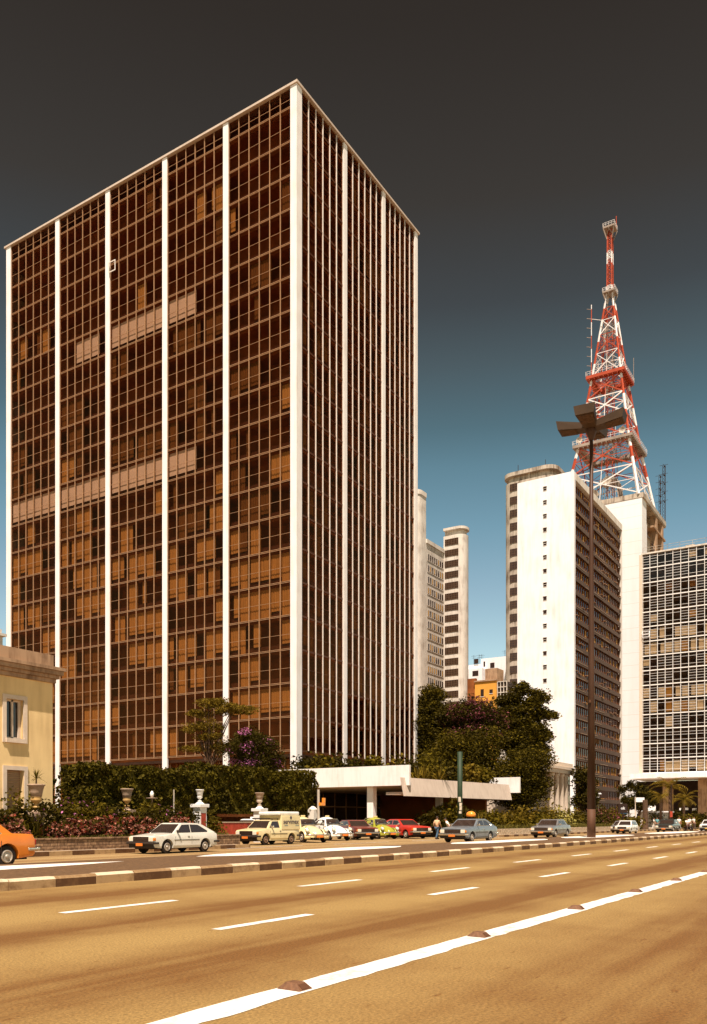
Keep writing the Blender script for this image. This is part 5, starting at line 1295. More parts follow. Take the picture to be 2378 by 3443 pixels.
    poly = low + [rear_bottom] + rear2front(B) + rear2front(A) + [front_bottom]
    m = MB(); n = len(poly); vs = []
    bm = bmesh.new(); L_ = K['L']
    for sgn in (-1, 1):
        vv = [bm.verts.new((x, sgn*W/2, z)) for x, z in poly]; bm.faces.new(vv if sgn > 0 else vv[::-1]); vs.append(vv)
    for i in range(n): bm.faces.new((vs[0][i], vs[0][(i+1)%n], vs[1][(i+1)%n], vs[1][i]))
    for co, no in [((q*L_,0,0),(1,0,0)) for q in (-.46,-.42,-.37,-.30,.30,.37,.42,.46)] + [((0,0,z),(0,0,1)) for z in (.36,.58,.64,.78)] + [((0,q*W,0),(0,1,0)) for q in (-.3,-.12,.12,.3)]:
        bmesh.ops.bisect_plane(bm, geom=bm.verts[:]+bm.edges[:]+bm.faces[:], plane_co=co, plane_no=no)
    top_z = {}
    for v in bm.verts:
        ax = abs(v.co.x); z = v.co.z; hy = abs(v.co.y)/(W/2)
        f = 1 - .07*max(0, (ax-L_*.33)/(L_*.17))**2 - (.05 if z > .79 else .0) - (.03 if z < .34 else 0) - (.012 if z > .7 else 0)
        v.co.x *= 1 - .018*hy**2*max(0,(ax-L_*.40)/(L_*.1)); v.co.y *= f
        if z > .74: v.co.z += .028*(1-hy**2)
    bmesh.ops.triangulate(bm, faces=[f for f in bm.faces if len(f.verts) > 4]); bm.verts.index_update()
    m.add([tuple(v.co) for v in bm.verts], [tuple(v.index for v in f.verts) for f in bm.faces]); bm.free()
    up = K['up']; n = len(up); vs = []
    for sgn in (-1,1):
        for x, z in up: vs.append((x, sgn*tumble(z, zb, W), z - (.03 if z < zb+.1 else 0)))
    m.add(vs, [tuple(range(n))[::-1], tuple(range(n,2*n))] + [(i,(i+1)%n,n+(i+1)%n,n+i) for i in range(n)])
    body = m.build('body', paint, t, bevel=.035, seg=3, fix=True)
    # dark floor between the wheels
    MB().box(-K['L']/2+.2, K['L']/2-.2, -W/2+.22, W/2-.22, .2, .62).build('underbody', 'dark', t)
    # side windows
    for sgn in (-1,1):
        for wq in K['wins']:
            g = MB(); vs = [(x, sgn*(tumble(z,zb,W)+.007), z) for x, z in wq]; vs2 = [(x, sgn*(tumble(z,zb,W)-.02), z) for x, z in wq]
            n = len(vs); g.add(vs+vs2, [tuple(range(n)) if sgn < 0 else tuple(range(n))[::-1], tuple(range(n,2*n))[::-1]]+[(i,(i+1)%n,n+(i+1)%n,n+i) for i in range(n)])
            g.build('side_window', 'car_glass', t, fix=True)
            fr = MB()
            for i in range(n): fr.beam(vs[i], vs[(i+1)%n], .016)
            fr.build('window_trim', 'chrome' if not dark_trim else 'rubber', t)
    def pane(p0, p1, nm, inset=.09):
        (x0,z0),(x1,z1) = p0, p1; d = Vector((x1-x0,0,z1-z0)); nrm = Vector((-(z1-z0),0,(x1-x0))); 
        if nrm.z < 0: nrm = -nrm
        nrm = nrm.normalized()*.009
        a = .10; q = lambda f, s: (x0+(x1-x0)*f+nrm.x, s*(tumble(z0+(z1-z0)*f,zb,W)-inset), z0+(z1-z0)*f+nrm.z)
        g = MB().add([q(a,-1),q(a,1),q(.93,1),q(.93,-1)]+[tuple(Vector(q(*k))-nrm*2) for k in ((a,-1),(a,1),(.93,1),(.93,-1))], [(0,1,2,3),(7,6,5,4),(0,4,5,1),(1,5,6,2),(2,6,7,3),(3,7,4,0)])
        g.build(nm,'car_glass',t,fix=True)
        f = MB(); c = [q(a,-1),q(a,1),q(.93,1),q(.93,-1)]
        for i in range(4): f.beam(c[i],c[(i+1)%4],.018)
        f.build(nm+'_seal','rubber',t)
        if nm == 'windshield':
            w = MB(); w.beam(q(a+.03,.5),q(.5,.1),.014); w.beam(q(a+.03,-.15),q(.5,-.45),.014); w.build('wiper','rubber',t)
    pane(up[0], up[1], 'windshield')
    if kind != 'van': pane(up[-1], up[-2], 'rear_window')
    # wheels
    for x in (xf, xr):
        for s in (-1,1): car_wheel(t, x, s*(W/2-.13), r, .17, s, 'rim_dark' if kind == 'van' else 'rim')
    for x in (xf, xr):
        MB().box(x-.33,x+.33,-W/2+.24,W/2-.24,.25,.66).build('wheel_housing','dark',t)
    # nose
    fx = low[0][0]; rx = low[-1][0]
    MB().box(fx-.03,fx+.018,-W/2+.33,W/2-.33,.53,.75).build('grille','dark',t)
    gl = MB()
    for k in (0,1): gl.box(fx+.019,fx+.024,-W/2+.34,W/2-.34,.60+k*.08,.606+k*.08)
    gl.build('grille_bar','rubber' if kind == 'van' else 'chrome',t)
    for s in (-1,1):
        if kind in ('hatch','sedan','wagon'):
            for k in (0,1): MB().lathe([(.085,0),(.08,.02),(.03,.035)],0,0,0,14,axis='y').build('tmp','lens_clear',t) if False else None
        h = MB().box(fx-.03,fx+.024,s*(W/2-.33),s*(W/2-.075),.55,.74); h.build('headlight','lens_clear',t,bevel=.012)
        MB().box(fx-.14,fx+.008,s*(W/2-.07),s*(W/2-.03),.58,.70).build('turn_signal','lens_amber',t,bevel=.01)
        MB().box(rx-.014,rx+.04,s*(W/2-.40),s*(W/2-.08),.62,.78).build('tail_light','lens_red',t,bevel=.01)
        mm = MB().box(.60,.68,s*(W/2-.06),s*(W/2+.11),zb+.07,zb+.18); mm.build('mirror','rubber' if dark_trim else 'chrome',t,bevel=.02)
    bt = 'rubber' if dark_trim or kind in ('van',) else 'chrome'
    b = MB().box(fx+.0,fx+.10,-W/2-.005,W/2+.005,.42,.53); b.box(fx-.30,fx+.02,-W/2-.012,-W/2+.05,.43,.52); b.box(fx-.30,fx+.02,W/2-.05,W/2+.012,.43,.52); b.build('bumper',bt,t,bevel=.02)
    b = MB().box(rx-.10,rx,-W/2-.005,W/2+.005,.44,.55); b.box(rx-.02,rx+.30,-W/2-.012,-W/2+.05,.45,.54); b.box(rx-.02,rx+.30,W/2-.05,W/2+.012,.45,.54); b.build('bumper',bt,t,bevel=.02)
    MB().box(fx+.09,fx+.115,-.2,.2,.35,.47).build('number_plate',plate,t)
    MB().box(rx-.115,rx-.09,-.2,.2,.5,.62).build('number_plate',plate,t)
    MB().box(fx-.10,fx+.012,-W/2+.06,W/2-.06,.25,.42).build('apron','rubber',t,bevel=.015)
    # door seams, handle, rubbing strip
    sm = MB()
    for s in (-1,1):
        y = s*(W/2-.001)
        xs = (.78,-.27) if kind in ('hatch','coupe') else (.80,-.14,-1.05) if kind != 'van' else (.80,-.10)
        for x in xs: sm.box(x-.006,x+.006,y-s*.02,y+s*.003,.40,.76)
        sm.box(xr+.42,xf-.42,y-s*.02,y+s*.012,.585,.61)
    sm.build('trim_strip','rubber',t)
    for s in (-1,1): MB().box(-.12,.0,s*(W/2-.03),s*(W/2+.015),.74,.77).build('door_handle','chrome',t)
    if roof_sign:
        MB().box(-.22,-.05,-.2,.2,K['H']-.01,K['H']+.13).build('taxi_sign',taxi or 'white_stone',t,bevel=.02)
    return t, K
def put(t, x, D, heading, s=1.0, z=.005, uv=None):
    u, v = uv if uv else at(x, D); t.location = (u, v, z); t.rotation_euler = (0,0,heading); t.scale = (s,s,s); return t
TOWARD = math.pi          # driving towards -X
# cam based headings: b degrees from screen-right towards the camera
def head(b):
    b = R(b); x = math.cos(b)*FV - math.sin(b)*FU; y = -math.cos(b)*FU - math.sin(b)*FV; return math.atan2(y, x)
gM = 'cars driving on the side road'; gP = 'cars parked side by side on the forecourt'
def center(x_front_wheel, x_rear, v, K): pass
# white hatchback: wheels at x=569 and 694, near side v=24.0
t, K = make_car('hatch','paint_silverwhite','white and silver two-door hatchback driving left past the stone planting bed',gM,dark_trim=True,name='moving_car')
put(t,0,0,TOWARD,.89,uv=((on_v(569,24.0)+on_v(694,24.0))/2-.02, 24.72))
# orange car leaving at the left edge
t, K = make_car('sedan','paint_orange','bright orange car cut off by the left edge of the photo',gM,name='moving_car')
put(t,0,0,TOWARD,.98,uv=(on_v(128,20.7)-2.25, 21.5))
# blue coupe
t, K = make_car('coupe','paint_blue','blue-grey two-door coupe on the inner side road lane, near the median',gM,name='moving_car')
put(t,0,0,TOWARD-.02,1.05,uv=((on_v(1560,20.5)+on_v(1655,20.5))/2+.75, 21.4))
t, K = make_car('sedan','paint_grey','silver-grey four-door sedan driving towards the camera left of the tall lamp post',gM,name='moving_car')
put(t,0,0,TOWARD,1.03,uv=((on_v(1868,21.0)+on_v(1908,21.0))/2+.9, 22.1))
t, K = make_car('wagon','paint_white','small white car with black grille right of the tall lamp post',gM,name='moving_car')
put(t,2108,86,math.pi,.93)
t, K = make_car('wagon','paint_grey','pale grey car just showing behind the small white car',gM,name='moving_car')
put(t,2090,91,math.pi,.9)
t, K = make_car('sedan','paint_darkgreen','dark green sedan between the small white car and the motorcycle',gM,name='moving_car')
put(t,2248,93,math.pi,1.05)
t, K = make_car('sedan','paint_white','white sedan with yellow plate cut off by the right edge of the photo',gM,plate='plate_yellow',name='moving_car')
put(t,2390,99,math.pi,1.03)
# parked row
t, K = make_car('van','paint_cream','cream and tan delivery van with box body parked at the end of the planting bed',gP,cat='delivery van',name='delivery_van')
van = t
# cargo box
bx = MB(); W = 1.60
prof = [(-.10,.86),(-.10,1.62),(-.04,1.66),(-1.70,1.70),(-1.82,1.66),(-1.84,.86)]
bx.box(-1.84,-.17,-.79,.79,.80,1.58); bx.build('cargo_box','paint_beige',van,bevel=.03,seg=2,fix=True)
bx = MB(); bx.box(-1.83,-.02,-.74,.74,1.585,1.80); bx.build('cargo_roof','paint_white',van,bevel=.07,seg=4,fix=True)
rk = MB()
for s in (-1,1): rk.box(-.1,.62,s*.60-.015,s*.60+.015,1.40,1.43)
for k in range(7): x = -.1+k*.12; rk.box(x-.012,x+.012,-.6,.6,1.405,1.43)
for s in (-1,1):
    for x in (-.05,.42): rk.box(x-.012,x+.012,s*.58-.012,s*.58+.012,1.32,1.40)
rk.box(.60,.64,-.62,.62,1.38,1.45); rk.build('roof_rack','rubber',van)
for sgn in (1,):
    text_mesh('servimex', .36, 'lettering', van, (-.99, .797, 1.24), (R(90),0,R(180)), .003, .006, 1.04)
    q = MB().lathe([(.001,0),(.085,0),(.085,.008),(.001,.008)],-.98,.791,1.47,16,axis='y'); q.build('emblem','lettering',van)
    q = MB().box(-1.72,-1.36,.791,.797,1.02,1.035); q.box(-.72,-.40,.791,.797,1.02,1.035); q.box(-1.70,-1.45,.791,.797,1.055,1.065); q.box(-.70,-.42,.791,.797,1.055,1.065); q.build('small_lettering','lettering_blue',van)
# tan lower sides (two-tone paint)
for s in (-1,1):
    q = MB().box(-1.78,1.70,s*.768,s*.783,.40,.54)
put(van,0,0,math.pi-.02,1.0,uv=at(903, 46.4))
t, K = make_car('wagon','paint_white','white taxi with roof sign parked behind the cream delivery van',gP,roof_sign=True,name='parked_car')
put(t,848,55,math.pi+.02,1.0)
def beetle(paint, label, group, taxi=None):
    t = thing('parked_car', label, 'car', (0,0,0), group=group, world=False)
    # main shell by lofted sections: (x, half width, z0, z1 crown)
    top = [(1.95,.42),(1.93,.55),(1.80,.68),(1.55,.80),(1.2,.90),(.86,.96),(.66,.99),(.50,1.13),(.34,1.30),(.15,1.42),(-.1,1.48),(-.4,1.475),(-.75,1.40),(-1.05,1.26),(-1.3,1.10),(-1.55,.92),(-1.78,.72),(-1.92,.52),(-1.95,.42)]
    wid = [.18,.28,.36,.43,.50,.56,.60,.61,.61,.61,.61,.61,.60,.58,.54,.48,.38,.26,.18]
    m = MB(); ns = 12; vs = []
    for (x, zt), w in zip(top, wid):
        zb = .30; h = zt - zb
        for j in range(ns+1):
            a = math.pi*j/ns; e = .62 if h > .62 else .8
            ca, sa = math.cos(a), math.sin(a)
            y = w*math.copysign(abs(ca)**e, ca); z = zb + h*(abs(sa)**(.75 if h > .62 else .9))
            if z > 1.0: y *= 1-(z-1.0)*.42
            vs.append((x, y, z))
    k = ns+1
    fs = [(i*k+j, i*k+j+1, (i+1)*k+j+1, (i+1)*k+j) for i in range(len(top)-1) for j in range(ns)] + [tuple(range(k))[::-1], tuple(range((len(top)-1)*k, len(top)*k))]
    m.add(vs, fs); m.box(-1.25,1.2,-.58,.58,.28,.46)
    b = m.build('body',paint,t,smooth=True,fix=True); shade_auto(b,50)
    for s in (-1,1):
        for (xc, dx) in ((1.22,.52),(-1.2,.55)):
            f = MB(); n1, n2 = 12, 8; vs = []
            for i in range(n1+1):
                a = math.pi*(-.06+1.10*i/n1)
                for j in range(n2+1):
                    bb = math.pi/2*j/n2; rr_ = .44+.02*math.sin(a)
                    R0 = rr_*(.80+.20*math.cos(bb)); yy = .44+.335*math.sin(bb)**.9
                    vs.append((xc+(dx/.44)*R0*math.cos(a)*.97, s*yy, .29+R0*math.sin(a)*1.02))
            k2 = n2+1; f.add(vs, [(i*k2+j,i*k2+j+1,(i+1)*k2+j+1,(i+1)*k2+j) for i in range(n1) for j in range(n2)])
            o = f.build('fender',paint,t,smooth=True,fix=True)
            sd = o.modifiers.new('thick','SOLIDIFY'); sd.thickness = .015
            MB().lathe([(.001,-.17),(.36,-.17),(.36,.10),(.001,.10)],0,0,0,18,axis='y').build('x','dark',t) if False else None
            MB().box(xc-.34,xc+.34,s*.40,s*.57,.30,.62).build('wheel_housing','dark',t)
        MB().box(-.72,.72,s*.56,s*.74,.26,.30).build('running_board','rubber',t)
        h = MB(); h.lathe([(.02,.085),(.095,.06),(.12,0),(.10,-.10),(.02,-.16)],0,0,0,16,axis='y'); h.v = [(1.66+y_, s*.60+x_, .70+z_-y_*.4) for x_,y_,z_ in h.v]; o = h.build('headlight','lens_clear',t,smooth=True,fix=True)
        h = MB(); h.lathe([(.12,-.012),(.135,0),(.12,.02),(.10,.0)],0,0,0,16,axis='y'); h.v = [(1.665+y_, s*.60+x_, .70+z_-y_*.4) for x_,y_,z_ in h.v]; h.build('bezel','chrome',o,fix=True)
        MB().lathe([(.03,0),(.04,.05),(.02,.08)],1.50,s*.62,.86,8).build('turn_signal','lens_amber',t)
        MB().box(-1.80,-1.72,s*.55,s*.68,.62,.78).build('tail_light','lens_red',t,bevel=.015)
        for wq in ([(.42,.99),(.22,1.27),(-.12,1.31),(-.12,.99)],[(-.20,.99),(-.20,1.31),(-.55,1.27),(-.92,1.02),(-.88,.97)]):
            yy = lambda z: .60*(abs(math.cos(math.asin(min(1,((z-.30)/1.17)**(1/.75)))))**.62)*(1-max(0,z-1.0)*.42)+.015
            vs = [(x, s*yy(z), z) for x,z in wq]; n = len(vs); g = MB().add(vs+[(x,y_-s*.03,z) for x,y_,z in vs], [tuple(range(n)),tuple(range(n,2*n))[::-1]]+[(i,(i+1)%n,n+(i+1)%n,n+i) for i in range(n)]); g.build('side_window','car_glass',t,fix=True)
            fr = MB(); [fr.beam(vs[i],vs[(i+1)%n],.018) for i in range(n)]; fr.build('window_trim','chrome',t)
        MB().box(.45,.52,s*.60,s*.78,1.02,1.12).build('mirror','chrome',t,bevel=.02)
        MB().box(-.12,.02,s*.60,s*.635,.86,.89).build('door_handle','chrome',t)
    def pn(x0,z0,w0,x1,z1,w1,nm):
        c = [(x0,-w0,z0),(x0,w0,z0),(x1,w1,z1),(x1,-w1,z1)]
        # slightly curved: add centre column
        d = .035 if x0 > 0 else -.035
        V = [(x0,-w0,z0),(x0+d,0,z0+.02),(x0,w0,z0),(x1,w1,z1),(x1+d,0,z1+.02),(x1,-w1,z1)]
        g = MB().add(V, [(0,1,4,5),(1,2,3,4)]); o = g.build(nm,'car_glass',t,smooth=True); sd = o.modifiers.new('thick','SOLIDIFY'); sd.thickness = .03
        fr = MB(); [fr.beam(V[i],V[(i+1)%6],.022) for i in range(6)]; fr.build(nm+'_seal','chrome',t)
    pn(.70,1.0,.50,.40,1.335,.42,'windshield'); pn(-1.14,1.20,.36,-.84,1.40,.32,'rear_window')
    for x in (1.2,-1.2):
        for s in (-1,1): car_wheel(t, x, s*.655, .31, .16, s)
    for x, d in ((2.0,1),(-2.02,-1)):
        b = MB(); pts = [(x-d*.22,-.76,.44),(x-d*.04,-.62,.44),(x,-.3,.44),(x,.3,.44),(x-d*.04,.62,.44),(x-d*.22,.76,.44)]; b.tube(pts,.045,8)
        for y in (-.38,.38): b.tube([(x+d*.03,y,.34),(x+d*.04,y,.58)],.025,6)
        b.build('bumper','chrome',t,smooth=True)
    MB().box(1.98,2.06,-.2,.2,.30,.42).build('number_plate','plate_orange',t)
    if taxi: MB().box(-.18,-.06,-.13,.13,1.47,1.565).build('taxi_sign','taxi_cream',t,bevel=.02)
    return t
t = beetle('paint_cream','cream rounded taxi partly hidden behind the back of the delivery van',gP,'plate_yellow'); put(t,1022,51.5,head(60),1.04)
t = beetle('paint_white','white rounded taxi with roof sign, between the cream taxi and the dark red car',gP,'plate_yellow'); put(t,1104,56.5,head(57),1.05)
t, K = make_car('coupe','paint_darkred','dark red car parked between the white taxi and the olive green car',gP); put(t,1193,59.0,head(66),1.0)
t = beetle('paint_green','olive green rounded car with yellow roof sign, left of the red car',gP,'plate_yellow'); put(t,1266,61.3,head(58),1.05)
t, K = make_car('coupe','paint_red','bright red coupe at the right end of the parked row',gP); put(t,1356,62.8,head(57),1.05)
t, K = make_car('hatch','paint_red','another red car hidden behind the olive green one, only its tail showing',gP); put(t,1312,68,head(70),1.0)

# ---------------------------------------------------------------- people
def skin_mesh(name, par, verts, edges, radii, mt, sub=1, root=0):
    me = bpy.data.meshes.new(name); me.from_pydata(verts, edges, []); me.materials.append(M[mt]); o = bpy.data.objects.new(name, me); COL.objects.link(o)
    if par: o.parent = par
    md = o.modifiers.new('skin','SKIN'); md.use_smooth_shade = True
    sv = me.skin_vertices[0].data
    for i, r_ in enumerate(radii): sv[i].radius = (r_, r_) if not hasattr(r_,'__len__') else r_; sv[i].use_root = (i == root)
    s = o.modifiers.new('sub','SUBSURF'); s.levels = sub; s.render_levels = sub; return o
def person(label, u, v, facing, H=1.72, shirt='shirt_white', legs='jeans', stride=.22, lean=.0, bend=0.0, arms='walk', hair='hair', z=.0, group='people', seat=False):
    t = thing('person', label, 'person', (u,v,z), facing, group=group, world=False); k = H/1.72
    def L(x,y,zz_): 
        # forward lean above the hips
        if zz_ > .92: x += (zz_-.92)*math.tan(lean)+0
        if bend and zz_ > .92: dz = zz_-.92; x = x + dz*math.sin(bend); zz_ = .92+dz*math.cos(bend)
        return (x*k, y*k, zz_*k)
    V = []; E = []; Rr = []
    def add(p, r_, par=None):
        V.append(p); Rr.append(r_*k if not hasattr(r_,'__len__') else (r_[0]*k, r_[1]*k));
        if par is not None: E.append((par, len(V)-1))
        return len(V)-1
    pel = add(L(0,0,.95),(.13,.11)); wa = add(L(0,0,1.10),(.12,.10),pel); ch = add(L(.0,0,1.30),(.155,.115),wa); nk0 = add(L(0,0,1.44),(.07,.07),ch); nk = add(L(.01,0,1.50),.052,nk0); hd = add(L(.02,0,1.58),(.075,.085),nk); hd2 = add(L(.02,0,1.66),(.078,.092),hd)
    if seat: knees = [((.38,s*.18,.78),(.30,s*.2,.36)) for s in (1,-1)]
    else: knees = [((s*stride*.45+.03,s*.09,.50),(s*stride-(.08 if s < 0 else 0),s*.09,.09)) for s in (1,-1)]
    feet = []
    for s, (kn, an) in zip((1,-1), knees):
        hp = add(L(0,s*.09,.88),.09,pel); kk = add((kn[0]*k,kn[1]*k,kn[2]*k),.058,hp); aa = add((an[0]*k,an[1]*k,an[2]*k),.042,kk); ft = add(((an[0]+.14)*k,an[1]*k,(an[2]-.04)*k),.035,aa); feet.append(((an[0])*k,an[1]*k,(an[2]-.05)*k))
    hands = []
    for s in (1,-1):
        sh = add(L(0,s*.19,1.40),.058,ch)
        if arms == 'walk': el = L(-s*stride*.35-.03,s*.25,1.13); wr = L(-s*stride*.5+.12,s*.25,.90); hn = L(-s*stride*.5+.15,s*.245,.82)
        else: el = L(.18,s*.24,1.18); wr = L(.40,s*.18,1.22); hn = L(.47,s*.16,1.23)
        a = add(el,.042,sh); b = add(wr,.030,a); c = add(hn,(.036,.020),b); hv = (Vector(hn)-Vector(wr)).normalized()
        side = Vector((1,0,0)) if arms == 'walk' else Vector((0,1,0))
        for q, (o_, ln) in enumerate(((-.032,.062),(-.011,.075),(.011,.072),(.032,.055))):
            p0 = Vector(hn)+side*o_*k+hv*.012; f1 = add(tuple(p0+hv*ln*.5*k),.0085,c); add(tuple(p0+hv*ln*k+Vector((0,-s*.018,0))),.0075,f1)
        th = add(tuple(Vector(wr)+hv*.03+side*.035*k),.010,c); add(tuple(Vector(wr)+hv*.075+side*.052*k),.008,th)
    skin_mesh('body', t, V, E, Rr, 'skin', 1)
    # clothing
    V2 = [V[i] for i in (pel,wa,ch,nk0)]; R2 = [(.15*k,.125*k),(.145*k,.12*k),(.178*k,.135*k),(.085*k,.085*k)]; E2 = [(0,1),(1,2),(2,3)]
    for s in (1,-1):
        i0 = len(V2); a = L(0,s*.19,1.40); e = L(-s*stride*.3-.02,s*.245,1.18) if arms == 'walk' else L(.14,s*.235,1.22)
        V2 += [a,e]; R2 += [.075*k,.062*k]; E2 += [(2,i0),(i0,i0+1)]
    skin_mesh('shirt', t, V2, E2, R2, shirt, 1)
    V3 = [V[pel]]; R3 = [(.145*k,.125*k)]; E3 = []
    for s, (kn, an) in zip((1,-1), knees):
        i0 = len(V3); V3 += [L(0,s*.09,.86), tuple(c_*k for c_ in kn), tuple(c_*k for c_ in an)]; R3 += [.11*k,.078*k,.065*k]; E3 += [(0,i0),(i0,i0+1),(i0+1,i0+2)]
    skin_mesh('trousers', t, V3, E3, R3, legs, 1)
    for f in feet:
        m = MB(); x,y,z0 = f; m.box(x-.08*k,x+.19*k,y-.045*k,y+.045*k,max(z0-.03,.0),z0+.055*k); m.build('shoe','shoe',t,bevel=.02)
    hc = Vector(L(.02,0,1.63))
    m = MB(); n = 12; vs = []
    for i in range(7):
        a = -.15+(math.pi/2+.15)*i/6
        for j in range(n): b = 2*math.pi*j/n; fr = .0 if math.cos(b) < .2 else .02; vs.append((hc.x-.012+(.105-fr)*k*math.cos(a)*math.cos(b), hc.y+.088*k*math.cos(a)*math.sin(b), hc.z+.01+.115*k*math.sin(a)+(.045*k if (math.cos(b) > .4 and i < 2) else 0)))
    m.add(vs, [(i*n+j,i*n+(j+1)%n,(i+1)*n+(j+1)%n,(i+1)*n+j) for i in range(6) for j in range(n)]+[tuple(range(6*n,7*n))]); m.build('hair',hair,t,smooth=True)
    m = MB(); m.add([(hc.x+.085*k,-.012*k,hc.z+.0),(hc.x+.085*k,.012*k,hc.z+.0),(hc.x+.118*k,0,hc.z-.03*k),(hc.x+.085*k,0,hc.z-.04*k)],[(0,1,2),(0,2,3),(1,3,2),(0,3,1)]); m.build('nose','skin',t)
    for s in (1,-1):
        MB().lathe([(.002,-.01),(.012,0),(.002,.01)],hc.x+.084*k,s*.032*k,hc.z+.012*k,8).build('eye','dark',t)
        MB().box(hc.x-.01,hc.x+.015,s*.078*k,s*.092*k,hc.z-.03*k,hc.z+.02*k).build('ear','skin',t)
    MB().box(hc.x+.078*k,hc.x+.088*k,-.022*k,.022*k,hc.z-.062*k,hc.z-.055*k).build('mouth','red_paint',t)
    return t
g = 'people on the pavement'
u, v = at(1470, 59.5); person('man in blue jeans and pale orange shirt, right of the parked bright red coupe', u, v, head(-50), 1.58, 'shirt_orange', 'jeans', .2, group=g, z=.01)
u, v = at(1512, 60.5); person('person in white shirt bending beside the blue coupe', u, v, head(200), 1.55, 'shirt_white', 'trousers', .12, bend=.5, group=g, z=.01)
u, v = at(2155, 118); person('person dressed in white walking away beyond the small white car', u, v, head(150), 1.72, 'shirt_white', 'shirt_white', .25, group=g, z=.0)
u, v = at(2199, 122); person('person in white near the kiosk, left of the teal shirted one', u, v, head(20), 1.72, 'shirt_white', 'shirt_white', .2, group=g)
u, v = at(2211, 120); person('person in teal shirt standing in front of the kiosk', u, v, head(100), 1.75, 'shirt_teal', 'trousers', .12, group=g)
u, v = at(2284, 118); person('person in pale blue top and brown trousers right of the dark green sedan', u, v, head(90), 1.8, 'shirt_white', 'red_paint', .1, group=g)
u, v = at(2320, 122); person('left one of two people in white behind the motorcycle', u, v, head(80), 1.8, 'shirt_white', 'trousers', .1, group=g)
u, v = at(2334, 124); person('right one of two people in white behind the motorcycle', u, v, head(60), 1.85, 'shirt_white', 'trousers', .12, group=g)
# motorcycle with rider
u, v = at(2314, 100); t = thing('motorcycle', 'dark motorcycle coming towards the camera left of the white sedan', 'motorcycle', (u,v,0), head(80), world=False)
for x in (.68,-.62):
    m = MB(); m.lathe([(.22,-.04),(.29,-.05),(.31,0),(.29,.05),(.22,.04)],0,0,0,18,axis='y'); m.v = [(a+x,b,c+.31) for a,b,c in m.v]; o = m.build('wheel','tyre',t); MB().lathe([(.05,-.05),(.2,-.01),(.2,.01),(.05,.05)],x,0,.31,12,axis='y').build('rim','chrome',o)
m = MB(); m.tube([(.68,-.08,.31),(.45,-.08,.85)],.025,6); m.tube([(.68,.08,.31),(.45,.08,.85)],.025,6); m.tube([(.45,0,.8),(-.1,0,.45),(-.62,0,.35)],.035,6); m.tube([(.42,-.32,.98),(.46,0,.92),(.42,.32,.98)],.018,6); m.build('frame','chrome',t)
MB().box(-.15,.2,-.14,.14,.28,.58).build('engine','rubber',t,bevel=.04); MB().box(0,.38,-.13,.13,.66,.86).build('fuel_tank','paint_darkred',t,bevel=.06,seg=3); MB().box(-.62,0,-.12,.12,.68,.78).build('seat','rubber',t,bevel=.04)
MB().lathe([(.02,.06),(.09,.04),(.08,-.06)],0,0,0,12,axis='y').build('headlight','lens_clear',t).location = (.55,0,.82)
MB().box(-.75,-.35,-.08,.08,.55,.62).build('fender','paint_darkred',t,bevel=.02)
p = person('motorcyclist in white shirt riding the dark motorcycle', u+.15*math.cos(head(80))*-1, v-.15*math.sin(head(80)), head(80), 1.7, 'shirt_white', 'trousers', .0, arms='ride', seat=True, group=g, z=-.12)
# roadside litter: pale scrap by the kerb
SKY_STOPS = [(0.0, (0.9221, 0.7747, 0.5485)), (0.195, (0.7217, 0.688, 0.5156)), (0.261, (0.5973, 0.5907, 0.4572)), (0.324, (0.4555, 0.5255, 0.4029)), (0.382, (0.3621, 0.4311, 0.3188)), (0.417, (0.287, 0.3265, 0.2304)), (0.469, (0.2619, 0.2314, 0.1501)), (0.517, (0.2122, 0.151, 0.0922)), (0.587, (0.194, 0.1065, 0.0525)), (0.687, (0.1482, 0.0745, 0.0344)), (1.0, (0.1174, 0.0481, 0.0204))]; SKY_STRENGTH = .15; EXPO = 0.82
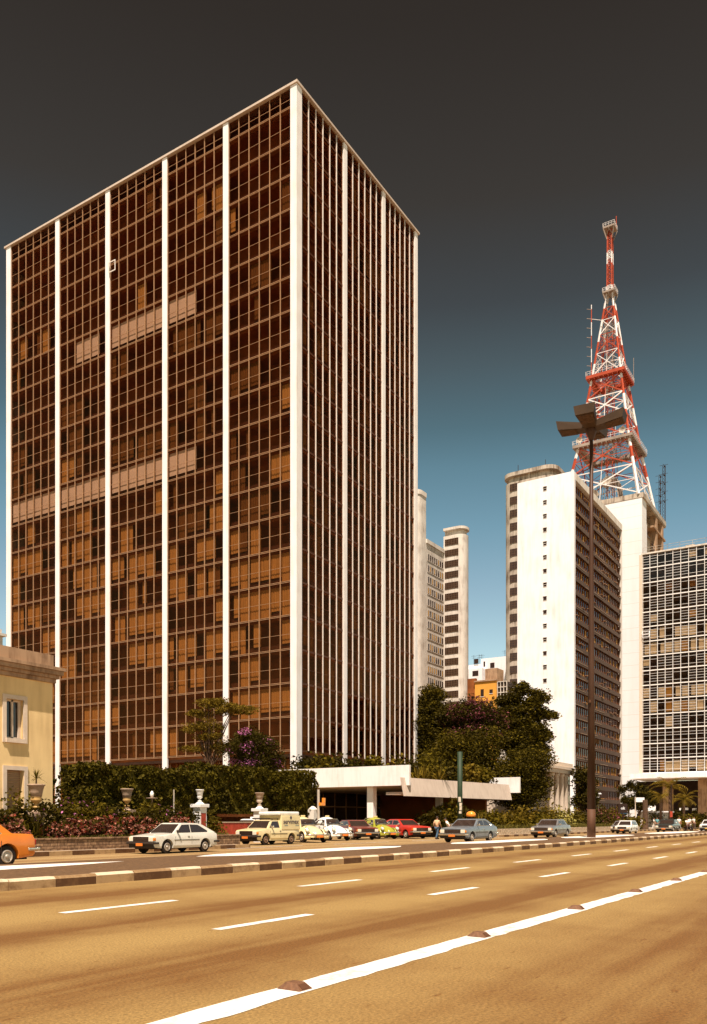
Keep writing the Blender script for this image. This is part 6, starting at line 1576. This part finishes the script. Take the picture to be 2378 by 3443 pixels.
# ---------------------------------------------------------------- sun, sky, camera
S = Vector((-.41, -.20, .90)).normalized()
sun = bpy.data.lights.new('sun','SUN'); sun.energy = 4.95; sun.angle = R(.5); sun.color = (1.0,.86,.75)
so = bpy.data.objects.new('sun',sun); COL.objects.link(so); so.rotation_euler = (-S).to_track_quat('-Z','Y').to_euler(); so.location = (0,0,150)
w = bpy.data.worlds.new('World'); sc.world = w; w.use_nodes = True; nt = w.node_tree; nt.nodes.clear(); N = nt.nodes; L = nt.links
sky = N.new('ShaderNodeTexSky'); sky.sky_type = 'NISHITA'; sky.sun_disc = False; sky.sun_elevation = math.asin(S.z); sky.sun_rotation = math.atan2(S.x, S.y); sky.air_density = 1.0; sky.dust_density = .6; sky.altitude = 760
tc = N.new('ShaderNodeTexCoord'); sp = N.new('ShaderNodeSeparateXYZ'); L.new(tc.outputs['Generated'], sp.inputs[0])
rp = N.new('ShaderNodeValToRGB'); cr = rp.color_ramp; cr.interpolation = 'LINEAR'
STOPS = SKY_STOPS
while len(cr.elements) > 1: cr.elements.remove(cr.elements[-1])
cr.elements[0].position = STOPS[0][0]; cr.elements[0].color = (*STOPS[0][1],1)
for p_, c_ in STOPS[1:]:
    e = cr.elements.new(p_); e.color = (*c_,1)
L.new(sp.outputs[2], rp.inputs[0])
mu = N.new('ShaderNodeMix'); mu.data_type = 'RGBA'; mu.blend_type = 'MULTIPLY'; mu.inputs[0].default_value = 1
L.new(sky.outputs[0], mu.inputs[6]); L.new(rp.outputs[0], mu.inputs[7])
bg = N.new('ShaderNodeBackground'); bg.inputs[1].default_value = SKY_STRENGTH; L.new(mu.outputs[2], bg.inputs[0])
wo = N.new('ShaderNodeOutputWorld'); L.new(bg.outputs[0], wo.inputs[0])
cam = bpy.data.cameras.new('camera'); co = bpy.data.objects.new('camera', cam); COL.objects.link(co); sc.camera = co
cam.sensor_fit = 'HORIZONTAL'; cam.sensor_width = 36; cam.lens = 36*F/2378; cam.shift_y = (HY-3443/2)/2378; cam.clip_start = .1; cam.clip_end = 6000
co.location = (0,0,EYE); co.rotation_euler = (R(90), 0, -math.atan2(FU, FV))
sc.view_settings.view_transform = 'Standard'; sc.view_settings.look = 'None'; sc.view_settings.gamma = 1; sc.view_settings.exposure = EXPO
sc.render.engine = 'CYCLES'; sc.cycles.max_bounces = 8; sc.cycles.transparent_max_bounces = 12; sc.cycles.caustics_reflective = False; sc.cycles.caustics_refractive = False
